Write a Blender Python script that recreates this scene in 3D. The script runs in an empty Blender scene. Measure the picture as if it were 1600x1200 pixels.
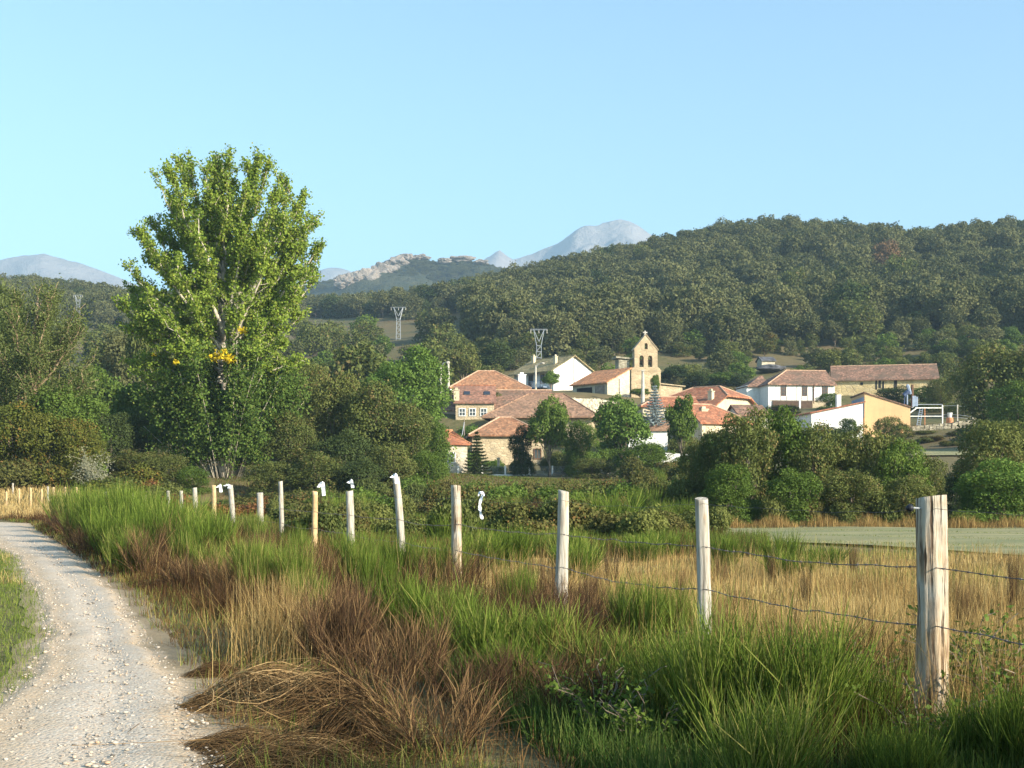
import bpy, math, random
import numpy as np
from mathutils import Vector, noise
R = math.radians
sc = bpy.context.scene
# ------------------------------------------------------------------ camera, world, sun, exposure
F, HY, EYE = 2000.0, 765.0, 1.5            # focal length in photo pixels, horizon row, eye height
cam = bpy.data.cameras.new('camera'); co = bpy.data.objects.new('camera', cam); sc.collection.objects.link(co)
co.location = (0, 0, EYE); co.rotation_euler = (R(90), 0, 0)
cam.sensor_width = 36; cam.lens = 45; cam.shift_y = (HY - 600) / 1600
cam.clip_start = 0.1; cam.clip_end = 30000
sc.camera = co
SUN_AZ, SUN_EL = 54.0, 22.0                # degrees to the right of straight behind the camera; height
w = bpy.data.worlds.new('World'); sc.world = w; w.use_nodes = True
nt = w.node_tree; bg = nt.nodes['Background']; sky = nt.nodes.new('ShaderNodeTexSky')
sky.sky_type = 'NISHITA'; sky.sun_disc = False; sky.sun_elevation = R(SUN_EL)
sky.sun_rotation = R(180 - SUN_AZ); sky.altitude = 900; sky.air_density = 1.0; sky.dust_density = 1.2; sky.ozone_density = 1.2
tint = nt.nodes.new('ShaderNodeMix'); tint.data_type = 'RGBA'; tint.blend_type = 'MULTIPLY'; tint.inputs[0].default_value = 1.0
tint.inputs[7].default_value = (.93, 1.10, 1.05, 1)            # the photograph's sky leans to cyan
nt.links.new(sky.outputs[0], tint.inputs[6]); nt.links.new(tint.outputs[2], bg.inputs[0]); bg.inputs[1].default_value = 0.14
sl = bpy.data.lights.new('sun', 'SUN'); sl.energy = 5.0; sl.angle = R(0.5); sl.color = (1.0, 0.90, 0.74)
so = bpy.data.objects.new('sun', sl); sc.collection.objects.link(so)
sd = Vector((math.sin(R(SUN_AZ)) * math.cos(R(SUN_EL)), -math.cos(R(SUN_AZ)) * math.cos(R(SUN_EL)), math.sin(R(SUN_EL))))
so.rotation_euler = sd.to_track_quat('Z', 'Y').to_euler(); so.location = (30, -30, 60)
sc.view_settings.view_transform = 'Standard'; sc.view_settings.look = 'None'
sc.view_settings.exposure = 1.05; sc.view_settings.gamma = 1.0
sc.render.engine = 'CYCLES'
cy = sc.cycles; cy.use_denoising = True; cy.max_bounces = 5; cy.diffuse_bounces = 1; cy.glossy_bounces = 1
cy.transmission_bounces = 3; cy.transparent_max_bounces = 4; cy.volume_bounces = 0
cy.sample_clamp_indirect = 4.0
HAZE = 2.3e-4

# ------------------------------------------------------------------ helpers
def PX(px, Z): return (px - 800) / F * Z
def PZ(py, Z): return EYE + (HY - py) / F * Z
def P(px, py, Z): return Vector((PX(px, Z), Z, PZ(py, Z)))
rng = np.random.default_rng(7)
col = sc.collection

def tag(o, label=None, cat=None, group=None, kind=None):
    if label: o['label'] = label
    if cat: o['category'] = cat
    if group: o['group'] = group
    if kind: o['kind'] = kind
    return o
def empty(name, loc=(0, 0, 0), rz=0.0, label=None, cat=None, group=None):
    o = bpy.data.objects.new(name, None); col.objects.link(o)
    o.location = loc; o.rotation_euler = (0, 0, rz); o.empty_display_size = .3
    return tag(o, label, cat, group)
def link(name, me, mat=None, parent=None, loc=None):
    o = bpy.data.objects.new(name, me); col.objects.link(o)
    if mat:
        me.materials.clear()
        for m in (mat if isinstance(mat, (list, tuple)) else [mat]): me.materials.append(m)
    if parent: o.parent = parent
    if loc is not None: o.location = loc
    return o
def copy_tree(o, parent=None):
    c = o.copy(); col.objects.link(c)
    if parent: c.parent = parent
    for ch in list(o.children): copy_tree(ch, c)
    return c

def np_mesh(name, V, Q, tint=None, smooth=False):
    """V (n,3), Q (m,k) faces of k corners"""
    V = np.asarray(V, np.float32); Q = np.asarray(Q, np.int32); k = Q.shape[1]
    me = bpy.data.meshes.new(name)
    me.vertices.add(len(V)); me.vertices.foreach_set('co', V.ravel())
    me.loops.add(Q.size); me.loops.foreach_set('vertex_index', Q.ravel())
    me.polygons.add(len(Q)); me.polygons.foreach_set('loop_start', np.arange(0, Q.size, k, dtype=np.int32))
    me.polygons.foreach_set('loop_total', np.full(len(Q), k, np.int32))
    if smooth: me.polygons.foreach_set('use_smooth', np.ones(len(Q), bool))
    if tint is not None:
        a = me.attributes.new('tint', 'FLOAT', 'POINT'); a.data.foreach_set('value', np.asarray(tint, np.float32))
    me.update(calc_edges=True)
    return me

class MB:
    """collects boxes, tubes and polygons into one mesh"""
    def __init__(s): s.v = []; s.f = []
    def add(s, vs, fs):
        n = len(s.v); s.v += [tuple(x) for x in vs]; s.f += [tuple(i + n for i in f) for f in fs]; return s
    def box(s, x0, x1, y0, y1, z0, z1):
        return s.add([(x0,y0,z0),(x1,y0,z0),(x1,y1,z0),(x0,y1,z0),(x0,y0,z1),(x1,y0,z1),(x1,y1,z1),(x0,y1,z1)],
            [(0,3,2,1),(4,5,6,7),(0,1,5,4),(1,2,6,5),(2,3,7,6),(3,0,4,7)])
    def bar(s, a, b, r, r2=None, sides=6):
        return s.tube([a, b], [r, r if r2 is None else r2], sides)
    def tube(s, pts, rad, sides=6):
        pts = [Vector(p) for p in pts]; n = len(pts); vs = []; fs = []
        up = Vector((0.31, 0.17, 0.93))
        for i, p in enumerate(pts):
            t = (pts[min(i + 1, n - 1)] - pts[max(i - 1, 0)])
            t = t.normalized() if t.length > 1e-9 else Vector((0, 0, 1))
            a = t.cross(up)
            if a.length < 1e-3: a = t.cross(Vector((1, 0, 0)))
            a.normalize(); b = t.cross(a)
            for k in range(sides):
                g = 2 * math.pi * k / sides
                vs.append(p + (a * math.cos(g) + b * math.sin(g)) * rad[i])
        for i in range(n - 1):
            for k in range(sides):
                k2 = (k + 1) % sides
                fs.append((i*sides + k, i*sides + k2, (i+1)*sides + k2, (i+1)*sides + k))
        fs.append(tuple(range(sides))[::-1]); fs.append(tuple((n-1)*sides + k for k in range(sides)))
        return s.add(vs, fs)
    def prism(s, prof, y0, y1):
        """profile in x,z (counter-clockwise seen from -y) pushed from y0 to y1"""
        n = len(prof)
        vs = [(x, y0, z) for x, z in prof] + [(x, y1, z) for x, z in prof]
        fs = [tuple(range(n)), tuple(range(n, 2*n))[::-1]]
        for i in range(n):
            j = (i + 1) % n; fs.append((i, i + n, j + n, j))
        return s.add(vs, fs)
    def mesh(s, name, smooth=False):
        me = bpy.data.meshes.new(name); me.from_pydata(s.v, [], s.f); me.update()
        if smooth: me.polygons.foreach_set('use_smooth', np.ones(len(me.polygons), bool))
        return me
    def build(s, name, mat, parent=None, smooth=False): return link(name, s.mesh(name, smooth), mat, parent)

# ------------------------------------------------------------------ materials
class NB:
    def __init__(s, name):
        s.m = bpy.data.materials.new(name); s.m.use_nodes = True; s.t = s.m.node_tree
        s.t.nodes.clear(); s.out = s.n('ShaderNodeOutputMaterial')
    def n(s, ty, **kw):
        x = s.t.nodes.new(ty)
        for k, v in kw.items(): setattr(x, k, v)
        return x
    def l(s, a, b): s.t.links.new(a, b)
    def val(s, sock, v):
        if hasattr(v, 'is_output') or isinstance(v, bpy.types.NodeSocket): s.l(v, sock)
        else: sock.default_value = v
    def math(s, op, a, b=0.0, clamp=False):
        x = s.n('ShaderNodeMath', operation=op, use_clamp=clamp); s.val(x.inputs[0], a); s.val(x.inputs[1], b); return x.outputs[0]
    def mix(s, f, a, b):
        x = s.n('ShaderNodeMix', data_type='RGBA'); s.val(x.inputs[0], f)
        for q, c in ((6, a), (7, b)): s.val(x.inputs[q], c if isinstance(c, bpy.types.NodeSocket) else (*c, 1)[:4])
        return x.outputs[2]
    def obj(s): return s.n('ShaderNodeTexCoord').outputs['Object']
    def pos(s): return s.n('ShaderNodeNewGeometry').outputs['Position']
    def scale(s, v, sx, sy, sz):
        x = s.n('ShaderNodeMapping'); s.l(v, x.inputs[0]); x.inputs['Scale'].default_value = (sx, sy, sz); return x.outputs[0]
    def noise(s, v, sc_, det=4.0, rough=0.55):
        x = s.n('ShaderNodeTexNoise'); s.l(v, x.inputs['Vector']); x.inputs['Scale'].default_value = sc_
        x.inputs['Detail'].default_value = det; x.inputs['Roughness'].default_value = rough; return x.outputs['Fac']
    def voro(s, v, sc_, out='Distance', feat='F1'):
        x = s.n('ShaderNodeTexVoronoi', feature=feat); s.l(v, x.inputs['Vector']); x.inputs['Scale'].default_value = sc_; return x.outputs[out]
    def ramp(s, f, stops):
        x = s.n('ShaderNodeValToRGB'); s.val(x.inputs[0], f); e = x.color_ramp.elements
        while len(e) < len(stops): e.new(0.5)
        for q, (p, c) in zip(e, stops): q.position = p; q.color = (*c, 1) if len(c) == 3 else c
        return x.outputs[0]
    def step(s, f, a, b):
        x = s.n('ShaderNodeMapRange'); s.val(x.inputs[0], f); x.inputs[1].default_value = a; x.inputs[2].default_value = b; return x.outputs[0]
    def bump(s, h, st, dist=0.05):
        x = s.n('ShaderNodeBump'); s.l(h, x.inputs['Height']); x.inputs['Strength'].default_value = st; x.inputs['Distance'].default_value = dist; return x.outputs[0]
    def surf(s, c, rough=0.85, normal=None, metallic=0.0, spec=0.25):
        b = s.n('ShaderNodeBsdfPrincipled'); s.val(b.inputs['Base Color'], c if isinstance(c, bpy.types.NodeSocket) else (*c, 1))
        s.val(b.inputs['Roughness'], rough); b.inputs['Metallic'].default_value = metallic; b.inputs['Specular IOR Level'].default_value = spec
        if normal: s.l(normal, b.inputs['Normal'])
        s.l(b.outputs[0], s.out.inputs[0]); return s.m

def foliage(name, a, b, c=None, trans=0.3, gloss=0.05, objvar=0.5, nsc=0.6):
    """leaf colours a..b by single leaf, whole plant and clump; c = odd leaves"""
    k = NB(name)
    t = k.n('ShaderNodeAttribute', attribute_name='tint').outputs['Fac']
    o = k.n('ShaderNodeObjectInfo').outputs['Random']
    nz = k.noise(k.obj(), nsc, 3.0)
    f = k.math('ADD', k.math('MULTIPLY', t, 0.45), k.math('ADD', k.math('MULTIPLY', o, objvar), k.math('MULTIPLY', k.step(nz, 0.35, 0.65), 0.35)))
    f = k.math('SUBTRACT', f, objvar * 0.5 - 0.1, True)
    cc = k.mix(f, a, b)
    if c: cc = k.mix(k.step(t, 0.86, 0.92), cc, c)
    d = k.n('ShaderNodeBsdfDiffuse'); k.l(cc, d.inputs[0])
    tr = k.n('ShaderNodeBsdfTranslucent'); k.l(cc, tr.inputs[0])
    m1 = k.n('ShaderNodeMixShader'); m1.inputs[0].default_value = trans; k.l(d.outputs[0], m1.inputs[1]); k.l(tr.outputs[0], m1.inputs[2])
    g = k.n('ShaderNodeBsdfGlossy'); g.inputs['Roughness'].default_value = 0.6; k.l(k.mix(.5, cc, (.5, .5, .4)), g.inputs[0])
    m2 = k.n('ShaderNodeMixShader'); m2.inputs[0].default_value = gloss; k.l(m1.outputs[0], m2.inputs[1]); k.l(g.outputs[0], m2.inputs[2])
    k.l(m2.outputs[0], k.out.inputs[0]); return k.m

def tinted(name, stops, trans=0.15):
    """stems and blades coloured by their own 'tint' value"""
    k = NB(name)
    t = k.n('ShaderNodeAttribute', attribute_name='tint').outputs['Fac']
    o = k.n('ShaderNodeObjectInfo').outputs['Random']
    f = k.math('ADD', t, k.math('MULTIPLY', k.math('SUBTRACT', o, 0.55), 0.42), True)
    cc = k.ramp(f, stops)
    d = k.n('ShaderNodeBsdfDiffuse'); k.l(cc, d.inputs[0]); tr = k.n('ShaderNodeBsdfTranslucent'); k.l(cc, tr.inputs[0])
    m1 = k.n('ShaderNodeMixShader'); m1.inputs[0].default_value = trans; k.l(d.outputs[0], m1.inputs[1]); k.l(tr.outputs[0], m1.inputs[2])
    k.l(m1.outputs[0], k.out.inputs[0]); return k.m

def plain(name, c, rough=0.8, var=0.15, sc_=3.0, metallic=0.0):
    k = NB(name); nz = k.noise(k.obj(), sc_, 5)
    c2 = tuple(x * (1 - var * 2) for x in c); c1 = tuple(min(1, x * (1 + var)) for x in c)
    return k.surf(k.mix(k.step(nz, 0.3, 0.7), c2, c1), rough, k.bump(nz, 0.2, 0.02), metallic)

def plaster(name, c, stain):
    """old render: rain streaks, patches and bare spots"""
    k = NB(name); o = k.obj(); a = k.noise(k.scale(o, 1.6, 1.6, .22), 1.3, 5, .65); b = k.noise(o, .6, 5, .65); f = k.noise(o, 6, 4)
    cc = k.mix(k.math('MULTIPLY', k.step(a, .5, .72), .5), c, stain); cc = k.mix(k.math('MULTIPLY', k.step(b, .52, .66), .45), cc, stain); cc = k.mix(k.math('MULTIPLY', k.step(f, .5, .75), .25), cc, stain)
    return k.surf(cc, .92, k.bump(f, .3, .02))
def stone(name, c1, c2, mortar, sc_=2.2):
    k = NB(name); v = k.scale(k.obj(), 1, 1, 1.7)
    e = k.voro(v, sc_, 'Distance', 'DISTANCE_TO_EDGE'); cv = k.voro(v, sc_, 'Color')
    sx = k.n('ShaderNodeSeparateColor'); k.l(cv, sx.inputs[0])
    big = k.noise(k.obj(), 0.45, 3)
    cc = k.mix(sx.outputs[0], c1, c2)
    st = k.noise(k.obj(), 1.6, 5, .7); cc = k.mix(k.math('MULTIPLY', k.step(big, 0.42, 0.66), 0.5), cc, tuple(x * .72 for x in mortar)); cc = k.mix(k.math('MULTIPLY', k.step(st, .5, .68), .45), cc, (.22, .19, .15))
    cc = k.mix(k.step(e, 0.06, 0.015), cc, mortar)
    return k.surf(cc, 0.95, k.bump(k.step(e, 0, 0.12), 0.6, 0.05))

def tiles(name, c1, c2, c3, pitch=4.2):
    """canal-tile roof: ribs run down the slope; old tiles vary one by one"""
    k = NB(name); o = k.obj()
    cell = k.voro(k.scale(o, pitch, pitch, 2.4), 1.0, 'Color'); sx = k.n('ShaderNodeSeparateColor'); k.l(cell, sx.inputs[0])
    nz = k.noise(o, 0.7, 5, 0.65); st = k.noise(k.scale(o, 3.2, 3.2, 0.25), 1.2, 3)
    cc = k.mix(sx.outputs[0], tuple(x * .62 for x in c1), tuple(min(1, x * 1.12) for x in c2)); cc = k.mix(k.math('MULTIPLY', k.step(nz, 0.44, 0.62), .8), cc, tuple(x * .7 for x in c3))
    cc = k.mix(k.math('MULTIPLY', k.step(st, 0.48, 0.66), 0.6), cc, (.11, .09, .065))
    wv = k.n('ShaderNodeTexWave', bands_direction='X'); k.l(o, wv.inputs[0]); wv.inputs['Scale'].default_value = pitch * 0.9
    wv.inputs['Distortion'].default_value = 0.6
    return k.surf(cc, 0.9, k.bump(wv.outputs['Fac'], 0.45, 0.05))

M = {}
M['oak_far'] = foliage('oak_far', (.085, .095, .036), (.165, .165, .068), None, .22, .02, .8, .25)
M['oak_red'] = foliage('oak_red', (.185, .115, .058), (.26, .165, .082), None, .2, .02)
M['oak_mid'] = foliage('oak_mid', (.075, .098, .026), (.165, .180, .050), (.20, .155, .06), .28, .03, .5, .7)
M['oak_green'] = foliage('oak_green', (.070, .115, .020), (.150, .215, .040), None, .3, .03, .5, .6)
M['yew_green'] = foliage('yew_green', (.035, .055, .018), (.075, .10, .032), None, .2, .02)
M['bright'] = foliage('bright', (.090, .155, .028), (.165, .25, .05), None, .3, .03, .3, .5)
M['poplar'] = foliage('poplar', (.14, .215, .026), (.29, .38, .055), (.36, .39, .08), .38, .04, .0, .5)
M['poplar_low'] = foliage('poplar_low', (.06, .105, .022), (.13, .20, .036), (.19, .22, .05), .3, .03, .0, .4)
M['willow'] = foliage('willow', (.075, .10, .028), (.15, .18, .05), None, .3, .05, .2, .3)
M['hedge_ochre'] = foliage('hedge_ochre', (.07, .10, .015), (.17, .16, .03), (.22, .13, .03), .3, .05, .4, .4)
M['spruce_blue'] = foliage('spruce_blue', (.26, .33, .34), (.44, .50, .50), None, .1, .03, 0)
M['yellow_leaf'] = foliage('yellow_leaf', (.58, .42, .012), (.75, .58, .03), None, .35, .05, 0)
M['heath'] = foliage('heath', (.085, .095, .026), (.155, .135, .045), (.19, .11, .04), .2, .02, .7, .8)
M['scrub'] = foliage('scrub', (.075, .10, .028), (.16, .17, .045), None, .25, .03, .8, .6)
M['rust'] = foliage('rust', (.16, .07, .028), (.24, .12, .04), (.10, .12, .03), .2, .03, .4, .8)
M['lichen'] = foliage('lichen', (.19, .19, .12), (.30, .29, .20), None, .1, .02, 0)
M['broom'] = tinted('broom', [(0, (.050, .075, .014)), (.45, (.10, .150, .024)), (.8, (.175, .235, .040)), (1, (.30, .28, .085))], .25)
M['broom_dead'] = tinted('broom_dead', [(0, (.035, .022, .015)), (.5, (.085, .050, .030)), (.85, (.19, .115, .055)), (1, (.34, .22, .10))], .08)
M['cut_broom'] = tinted('cut_broom', [(0, (.035, .022, .014)), (.4, (.12, .072, .034)), (.8, (.26, .165, .075)), (1, (.46, .31, .15))], .1)
M['straw'] = tinted('straw', [(0, (.10, .055, .022)), (.35, (.22, .135, .05)), (.7, (.40, .275, .105)), (1, (.58, .44, .20))], .2)
M['straw_brown'] = tinted('straw_brown', [(0, (.05, .028, .014)), (.5, (.135, .075, .032)), (1, (.30, .185, .075))], .15)
M['grass'] = tinted('grass', [(0, (.055, .075, .018)), (.5, (.12, .17, .03)), (.8, (.22, .25, .06)), (1, (.36, .29, .10))], .25)
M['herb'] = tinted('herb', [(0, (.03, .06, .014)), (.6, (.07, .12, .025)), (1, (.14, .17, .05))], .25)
M['bark_pale'] = plain('bark_pale', (.52, .46, .36), .85, .25, 4)
M['bark'] = plain('bark', (.20, .16, .115), .95, .25, 5)
M['bark_tan'] = plain('bark_tan', (.40, .29, .18), .95, .25, 5)

k = NB('post_wood'); o = k.obj(); tt = k.scale(o, 9, 9, 0.9)
gr = k.noise(tt, 3.0, 6, 0.6); cr = k.noise(k.scale(o, 16, 16, 1.1), 2.0, 3); bl = k.noise(o, 2.6, 4)
c_ = k.ramp(gr, [(.34, (.10, .065, .04)), (.45, (.28, .19, .115)), (.55, (.44, .335, .22)), (.75, (.56, .48, .37))])
c_ = k.mix(k.step(bl, .45, .65), c_, (.46, .42, .35)); c_ = k.mix(k.step(cr, .42, .36), c_, (.09, .06, .038))
M['post'] = k.surf(c_, .9, k.bump(k.math('ADD', gr, k.step(cr, .3, .42)), .7, .03))
k = NB('post_pale'); o = k.obj(); gr = k.noise(k.scale(o, 12, 12, 1.0), 3.0, 5); bl = k.noise(k.scale(o, 3, 3, 1.4), 3.0, 5); sp = k.noise(k.scale(o, 1, 1, .6), 22, 3)
c_ = k.ramp(gr, [(.3, (.20, .16, .12)), (.48, (.38, .34, .28)), (.7, (.48, .445, .39))])
c_ = k.mix(k.step(bl, .62, .70), c_, (.40, .28, .17)); sz = k.n('ShaderNodeSeparateXYZ'); k.l(o, sz.inputs[0])
spk = k.math('MULTIPLY', k.step(sp, .56, .62), k.step(sz.outputs[2], .75, .25)); c_ = k.mix(spk, c_, (.12, .08, .05))
M['post_pale'] = k.surf(c_, .9, k.bump(gr, .5, .02))
M['post_tan'] = plain('post_tan', (.55, .38, .20), .9, .2, 6)
M['wire'] = plain('wire', (.16, .14, .13), .55, .3, 30, 0.7)
M['tape'] = plain('tape', (.86, .86, .88), .5, .05, 8)
M['black'] = plain('black', (.02, .022, .03), .5)
M['white'] = plaster('white', (.78, .77, .73), (.50, .46, .40))
M['cream'] = plaster('cream', (.60, .50, .35), (.36, .29, .20))
M['pinkwall'] = plaster('pinkwall', (.56, .42, .32), (.36, .27, .21))
M['orange'] = plaster('orange', (.68, .43, .22), (.52, .33, .18))
M['stone'] = stone('stone', (.46, .36, .22), (.60, .49, .32), (.42, .34, .23))
M['stone_pale'] = stone('stone_pale', (.52, .45, .33), (.66, .59, .45), (.46, .40, .30), 1.6)
M['stone_rough'] = stone('stone_rough', (.26, .23, .17), (.48, .43, .32), (.16, .14, .09), 2.6)
M['stone_shaded'] = stone('stone_shaded', (.20, .14, .12), (.30, .22, .18), (.18, .13, .11))
M['ashlar'] = stone('ashlar', (.40, .30, .185), (.56, .43, .275), (.42, .33, .21), 1.3)
M['barn_wall'] = stone('barn_wall', (.50, .39, .20), (.64, .52, .30), (.44, .33, .18), 1.3)
M['tile_pink'] = tiles('tile_pink', (.38, .170, .090), (.47, .235, .125), (.36, .19, .11))
M['tile_brown'] = tiles('tile_brown', (.35, .20, .125), (.42, .245, .155), (.36, .21, .14))
M['tile_dull'] = tiles('tile_dull', (.33, .155, .105), (.38, .19, .13), (.30, .17, .12))
M['tile_red'] = tiles('tile_red', (.43, .14, .07), (.52, .21, .11), (.38, .17, .10))
M['tile_orange'] = tiles('tile_orange', (.56, .20, .075), (.68, .32, .15), (.54, .27, .14))
M['tile_old'] = tiles('tile_old', (.22, .115, .075), (.36, .20, .135), (.19, .14, .10))
M['tile_moss'] = tiles('tile_moss', (.31, .24, .12), (.42, .33, .17), (.27, .25, .11))
M['ridge'] = plain('ridge', (.52, .33, .22), .9, .2, 4)
M['recess_shade'] = plain('recess_shade', (.10, .065, .045), .9)  # painted shade of the open ground floor
M['wood'] = plain('wood', (.16, .085, .05), .8, .2, 6)
M['wood_grey'] = plain('wood_grey', (.26, .22, .18), .9, .2, 3)
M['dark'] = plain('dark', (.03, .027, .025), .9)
k = NB('glass_dark'); M['glass'] = k.surf((.03, .035, .045), .08, None, 0, .6)
M['concrete'] = plain('concrete', (.52, .48, .41), .9, .12, 2)
M['steel'] = plain('steel', (.42, .44, .46), .5, .1, 4, .3)
M['blue'] = plain('blue', (.05, .075, .15), .6, .15, 3)
M['paleblue'] = plain('paleblue', (.27, .33, .43), .7, .1, 2)
M['clay'] = plain('clay', (.55, .24, .12), .9)
M['bronze'] = plain('bronze', (.10, .085, .05), .5, .2, 4, .8)
M['rock_grey'] = plain('rock_grey', (.10, .10, .11), .95, .3, 1.2)
k = NB('crag'); o = k.pos(); n1 = k.noise(k.scale(o, 1, 1, .6), .05, 8, .7); n2 = k.noise(o, .3, 4)
M['crag'] = k.surf(k.mix(k.step(n2, .35, .65), k.mix(k.step(n1, .35, .6), (.23, .19, .165), (.42, .34, .28)), (.33, .29, .25)), .95, k.bump(n1, 1, 8))

# ------------------------------------------------------------------ terrain
ctl = [(x, y, 0.0) for x in (-90, -45, -18, 0, 18, 45, 90) for y in (-40, 0, 20, 45)]
ctl += [(x, 60, .1) for x in (-60, -25, 0, 30, 60)] + [(x, 76, .3) for x in (-70, -40, -20, 0)]
for px, py, Z in [(700,745,118),(830,742,118),(960,742,118),(1530,703,125),(1460,706,122),(1300,715,110),(740,660,145),(770,660,145),
    (704,615,158),(830,614,158),(800,612,197),(930,612,200),(885,655,160),(960,650,160),(890,622,167),(970,622,172),(1010,622,185),
    (1040,660,150),(1200,655,152),(1100,700,130),(1170,637,180),(1300,634,182),(1310,620,190),(1480,612,192),(1290,695,145),(1420,674,148),
    (1520,662,150),(1600,690,130),(1210,577,225),(1250,562,242),(1050,575,230),(760,565,245),(880,548,250),(1000,545,252),(1150,540,258),
    (1300,540,262),(1450,527,262),(1600,520,258),(1750,520,258),(760,480,480),(800,462,470),(850,446,465),(900,430,460),(960,418,458),(1000,414,455),(1060,396,452),(1120,381,450),(1200,378,450),(1300,380,450),
    (1400,394,450),(1480,396,450),(1540,380,450),(1600,378,450),(1800,378,450),(1150,465,345),(1300,462,350),(900,490,345),(1500,452,345),(1750,452,345),(480,500,560),
    (560,502,560),(640,500,560),(700,492,540),(600,530,330),(520,532,330),(700,525,305),(640,735,112),(600,640,180),(350,744,85),(350,600,220),(100,750,78),
    (0,462,480),(100,466,480),(200,482,480),(320,488,520),(100,530,330),(0,530,330),(200,545,330),(-200,455,480),(-200,530,330),(100,650,180),(-250,650,180)]:
    ctl.append((PX(px, Z), Z, PZ(py, Z)))
ctl += [(x, 660, 55) for x in (-300, -150, 0, 150, 300)]
ctl = np.array(ctl, float)
S_ = 100.0
def tps_u(r2): return np.where(r2 > 1e-12, 0.5 * r2 * np.log(np.maximum(r2, 1e-12)), 0.0)
_c = ctl[:, :2] / S_; _n = len(_c)
_K = tps_u(((_c[:, None] - _c[None]) ** 2).sum(-1)) + np.eye(_n) * 2e-4
_Pm = np.c_[np.ones(_n), _c]; _A = np.block([[_K, _Pm], [_Pm.T, np.zeros((3, 3))]])
_w = np.linalg.solve(_A, np.r_[ctl[:, 2], 0, 0, 0])
def sstep(x, a, b):
    t = np.clip((np.asarray(x, float) - a) / (b - a), 0, 1); return t * t * (3 - 2 * t)
def ground(x, y):
    x = np.asarray(x, float); y = np.asarray(y, float)
    xc = np.clip(x, -240, 240); yc = np.clip(y, -30, 640)
    q = np.stack([xc, yc], -1) / S_
    d = tps_u(((q[..., None, :] - _c) ** 2).sum(-1)); z = d @ _w[:_n] + _w[_n] + q @ _w[_n + 1:]
    z = np.maximum(z, -1.5) * sstep(y, 44, 62)
    rough = (np.sin(x * .31 + 1.3 * np.sin(y * .23)) * np.cos(y * .27 + x * .07)) * .25 * sstep(y, 70, 200)
    z = z + rough
    far = sstep(y, 620, 900)
    z = z * (1 - far) + 12 * far
    return np.clip(z, -2, 120)
def gz(x, y): return float(ground(np.array([x]), np.array([y]))[0])

def axis(lo, hi, fine0, fine1, step, grow=1.22):
    a = list(np.arange(fine0, fine1 + step, step)); s = step
    while a[-1] < hi: s *= grow; a.append(min(hi, a[-1] + s))
    s = step; b = [a[0]]
    while b[-1] > lo: s *= grow; b.append(max(lo, b[-1] - s))
    return np.array(b[:0:-1] + a)
gx = axis(-5200, 5200, -200, 200, 2.0); gy = axis(-300, 5600, -10, 560, 2.0)
GX, GY = np.meshgrid(gx, gy); GZ = np.concatenate([ground(GX[i:i+40], GY[i:i+40]) for i in range(0, len(gy), 40)])
def grid_faces(nr, nc):
    i = np.arange(nr - 1)[:, None] * nc + np.arange(nc - 1)[None]
    return np.stack([i, i + 1, i + nc + 1, i + nc], -1).reshape(-1, 4)
k = NB('ground'); p = k.pos(); n1 = k.noise(p, .09, 5, .6); n2 = k.noise(p, 1.1, 5, .65); n3 = k.noise(p, 9, 4, .6); n4 = k.noise(p, .03, 3)
c_ = k.mix(k.step(n1, .38, .62), (.135, .105, .045), (.075, .088, .028)); c_ = k.mix(k.math('MULTIPLY', k.step(n2, .45, .65), .55), c_, (.21, .165, .075))
c_ = k.mix(k.math('MULTIPLY', k.step(n3, .5, .7), .5), c_, (.06, .045, .022)); c_ = k.mix(k.math('MULTIPLY', k.step(n4, .5, .6), .35), c_, (.20, .12, .06))
M['ground'] = k.surf(c_, .95, k.bump(n3, .6, .08))
tag(link('ground', np_mesh('ground', np.stack([GX, GY, GZ], -1).reshape(-1, 3), grid_faces(*GX.shape), smooth=True), M['ground']), kind='structure')

# path: edges as x over y, a worn gravel track turning left
RE = np.array([(-8, 3.4), (0, .75), (3, -.3), (6.9, -1.62), (9.8, -2.55), (12.8, -3.68), (18.2, -5.65), (22, -7.2), (28, -9.6), (35, -12.5), (46, -17.2), (56, -21.2), (62, -25.5), (66, -32), (68, -42)], float)
LE = np.array([(-8, -.2), (0, -1.35), (3, -2.0), (6.9, -3.2), (9.8, -3.75), (12.8, -4.65), (18.2, -6.75), (22, -8.4), (28.6, -11.1), (33, -13.4), (46, -19.3), (54, -24.5), (58, -31), (59, -38), (60, -50)], float)
def re_x(y): return np.interp(y, RE[:, 0], RE[:, 1])
def le_x(y): return np.interp(y, LE[:, 0], LE[:, 1])
py_ = np.r_[np.arange(-8, 24, .12), np.arange(24, 68, .3)]; NC = 44; rows = []; trow = np.linspace(-.2, 1.36, NC)
for y in py_:
    wob = .10 * noise.noise((y * .9, 1.3, 0)) + .05 * noise.noise((y * 3.1, 7.3, 0)); wob2 = .12 * noise.noise((y * .8, 5.3, 2)) + .05 * noise.noise((y * 2.7, 9.3, 0))
    a = le_x(y) + wob2; b = re_x(y) + wob; t = trow; x = a + (b - a) * t
    e = np.clip(np.minimum(t, 1 - t) * 2, 0, 1)
    z = .012 + .035 * sstep(e, 0, .25) - .02 * np.exp(-((t - .62) / .12) ** 2) - .012 * np.exp(-((t - .2) / .1) ** 2)
    z = z + np.array([.012 * noise.noise((xx * 2.2, y * 2.2, 3)) for xx in x]) * sstep(e, 0, .2)
    rows.append(np.stack([x, np.full(NC, y), z], -1))
k = NB('gravel'); p = k.pos(); vc = k.voro(p, 46, 'Color'); vd = k.voro(p, 46, 'Distance'); sx = k.n('ShaderNodeSeparateColor'); k.l(vc, sx.inputs[0])
v2 = k.voro(p, 120, 'Color'); s2 = k.n('ShaderNodeSeparateColor'); k.l(v2, s2.inputs[0]); big = k.noise(p, .55, 4, .6); fine = k.noise(p, 45, 4)
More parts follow.
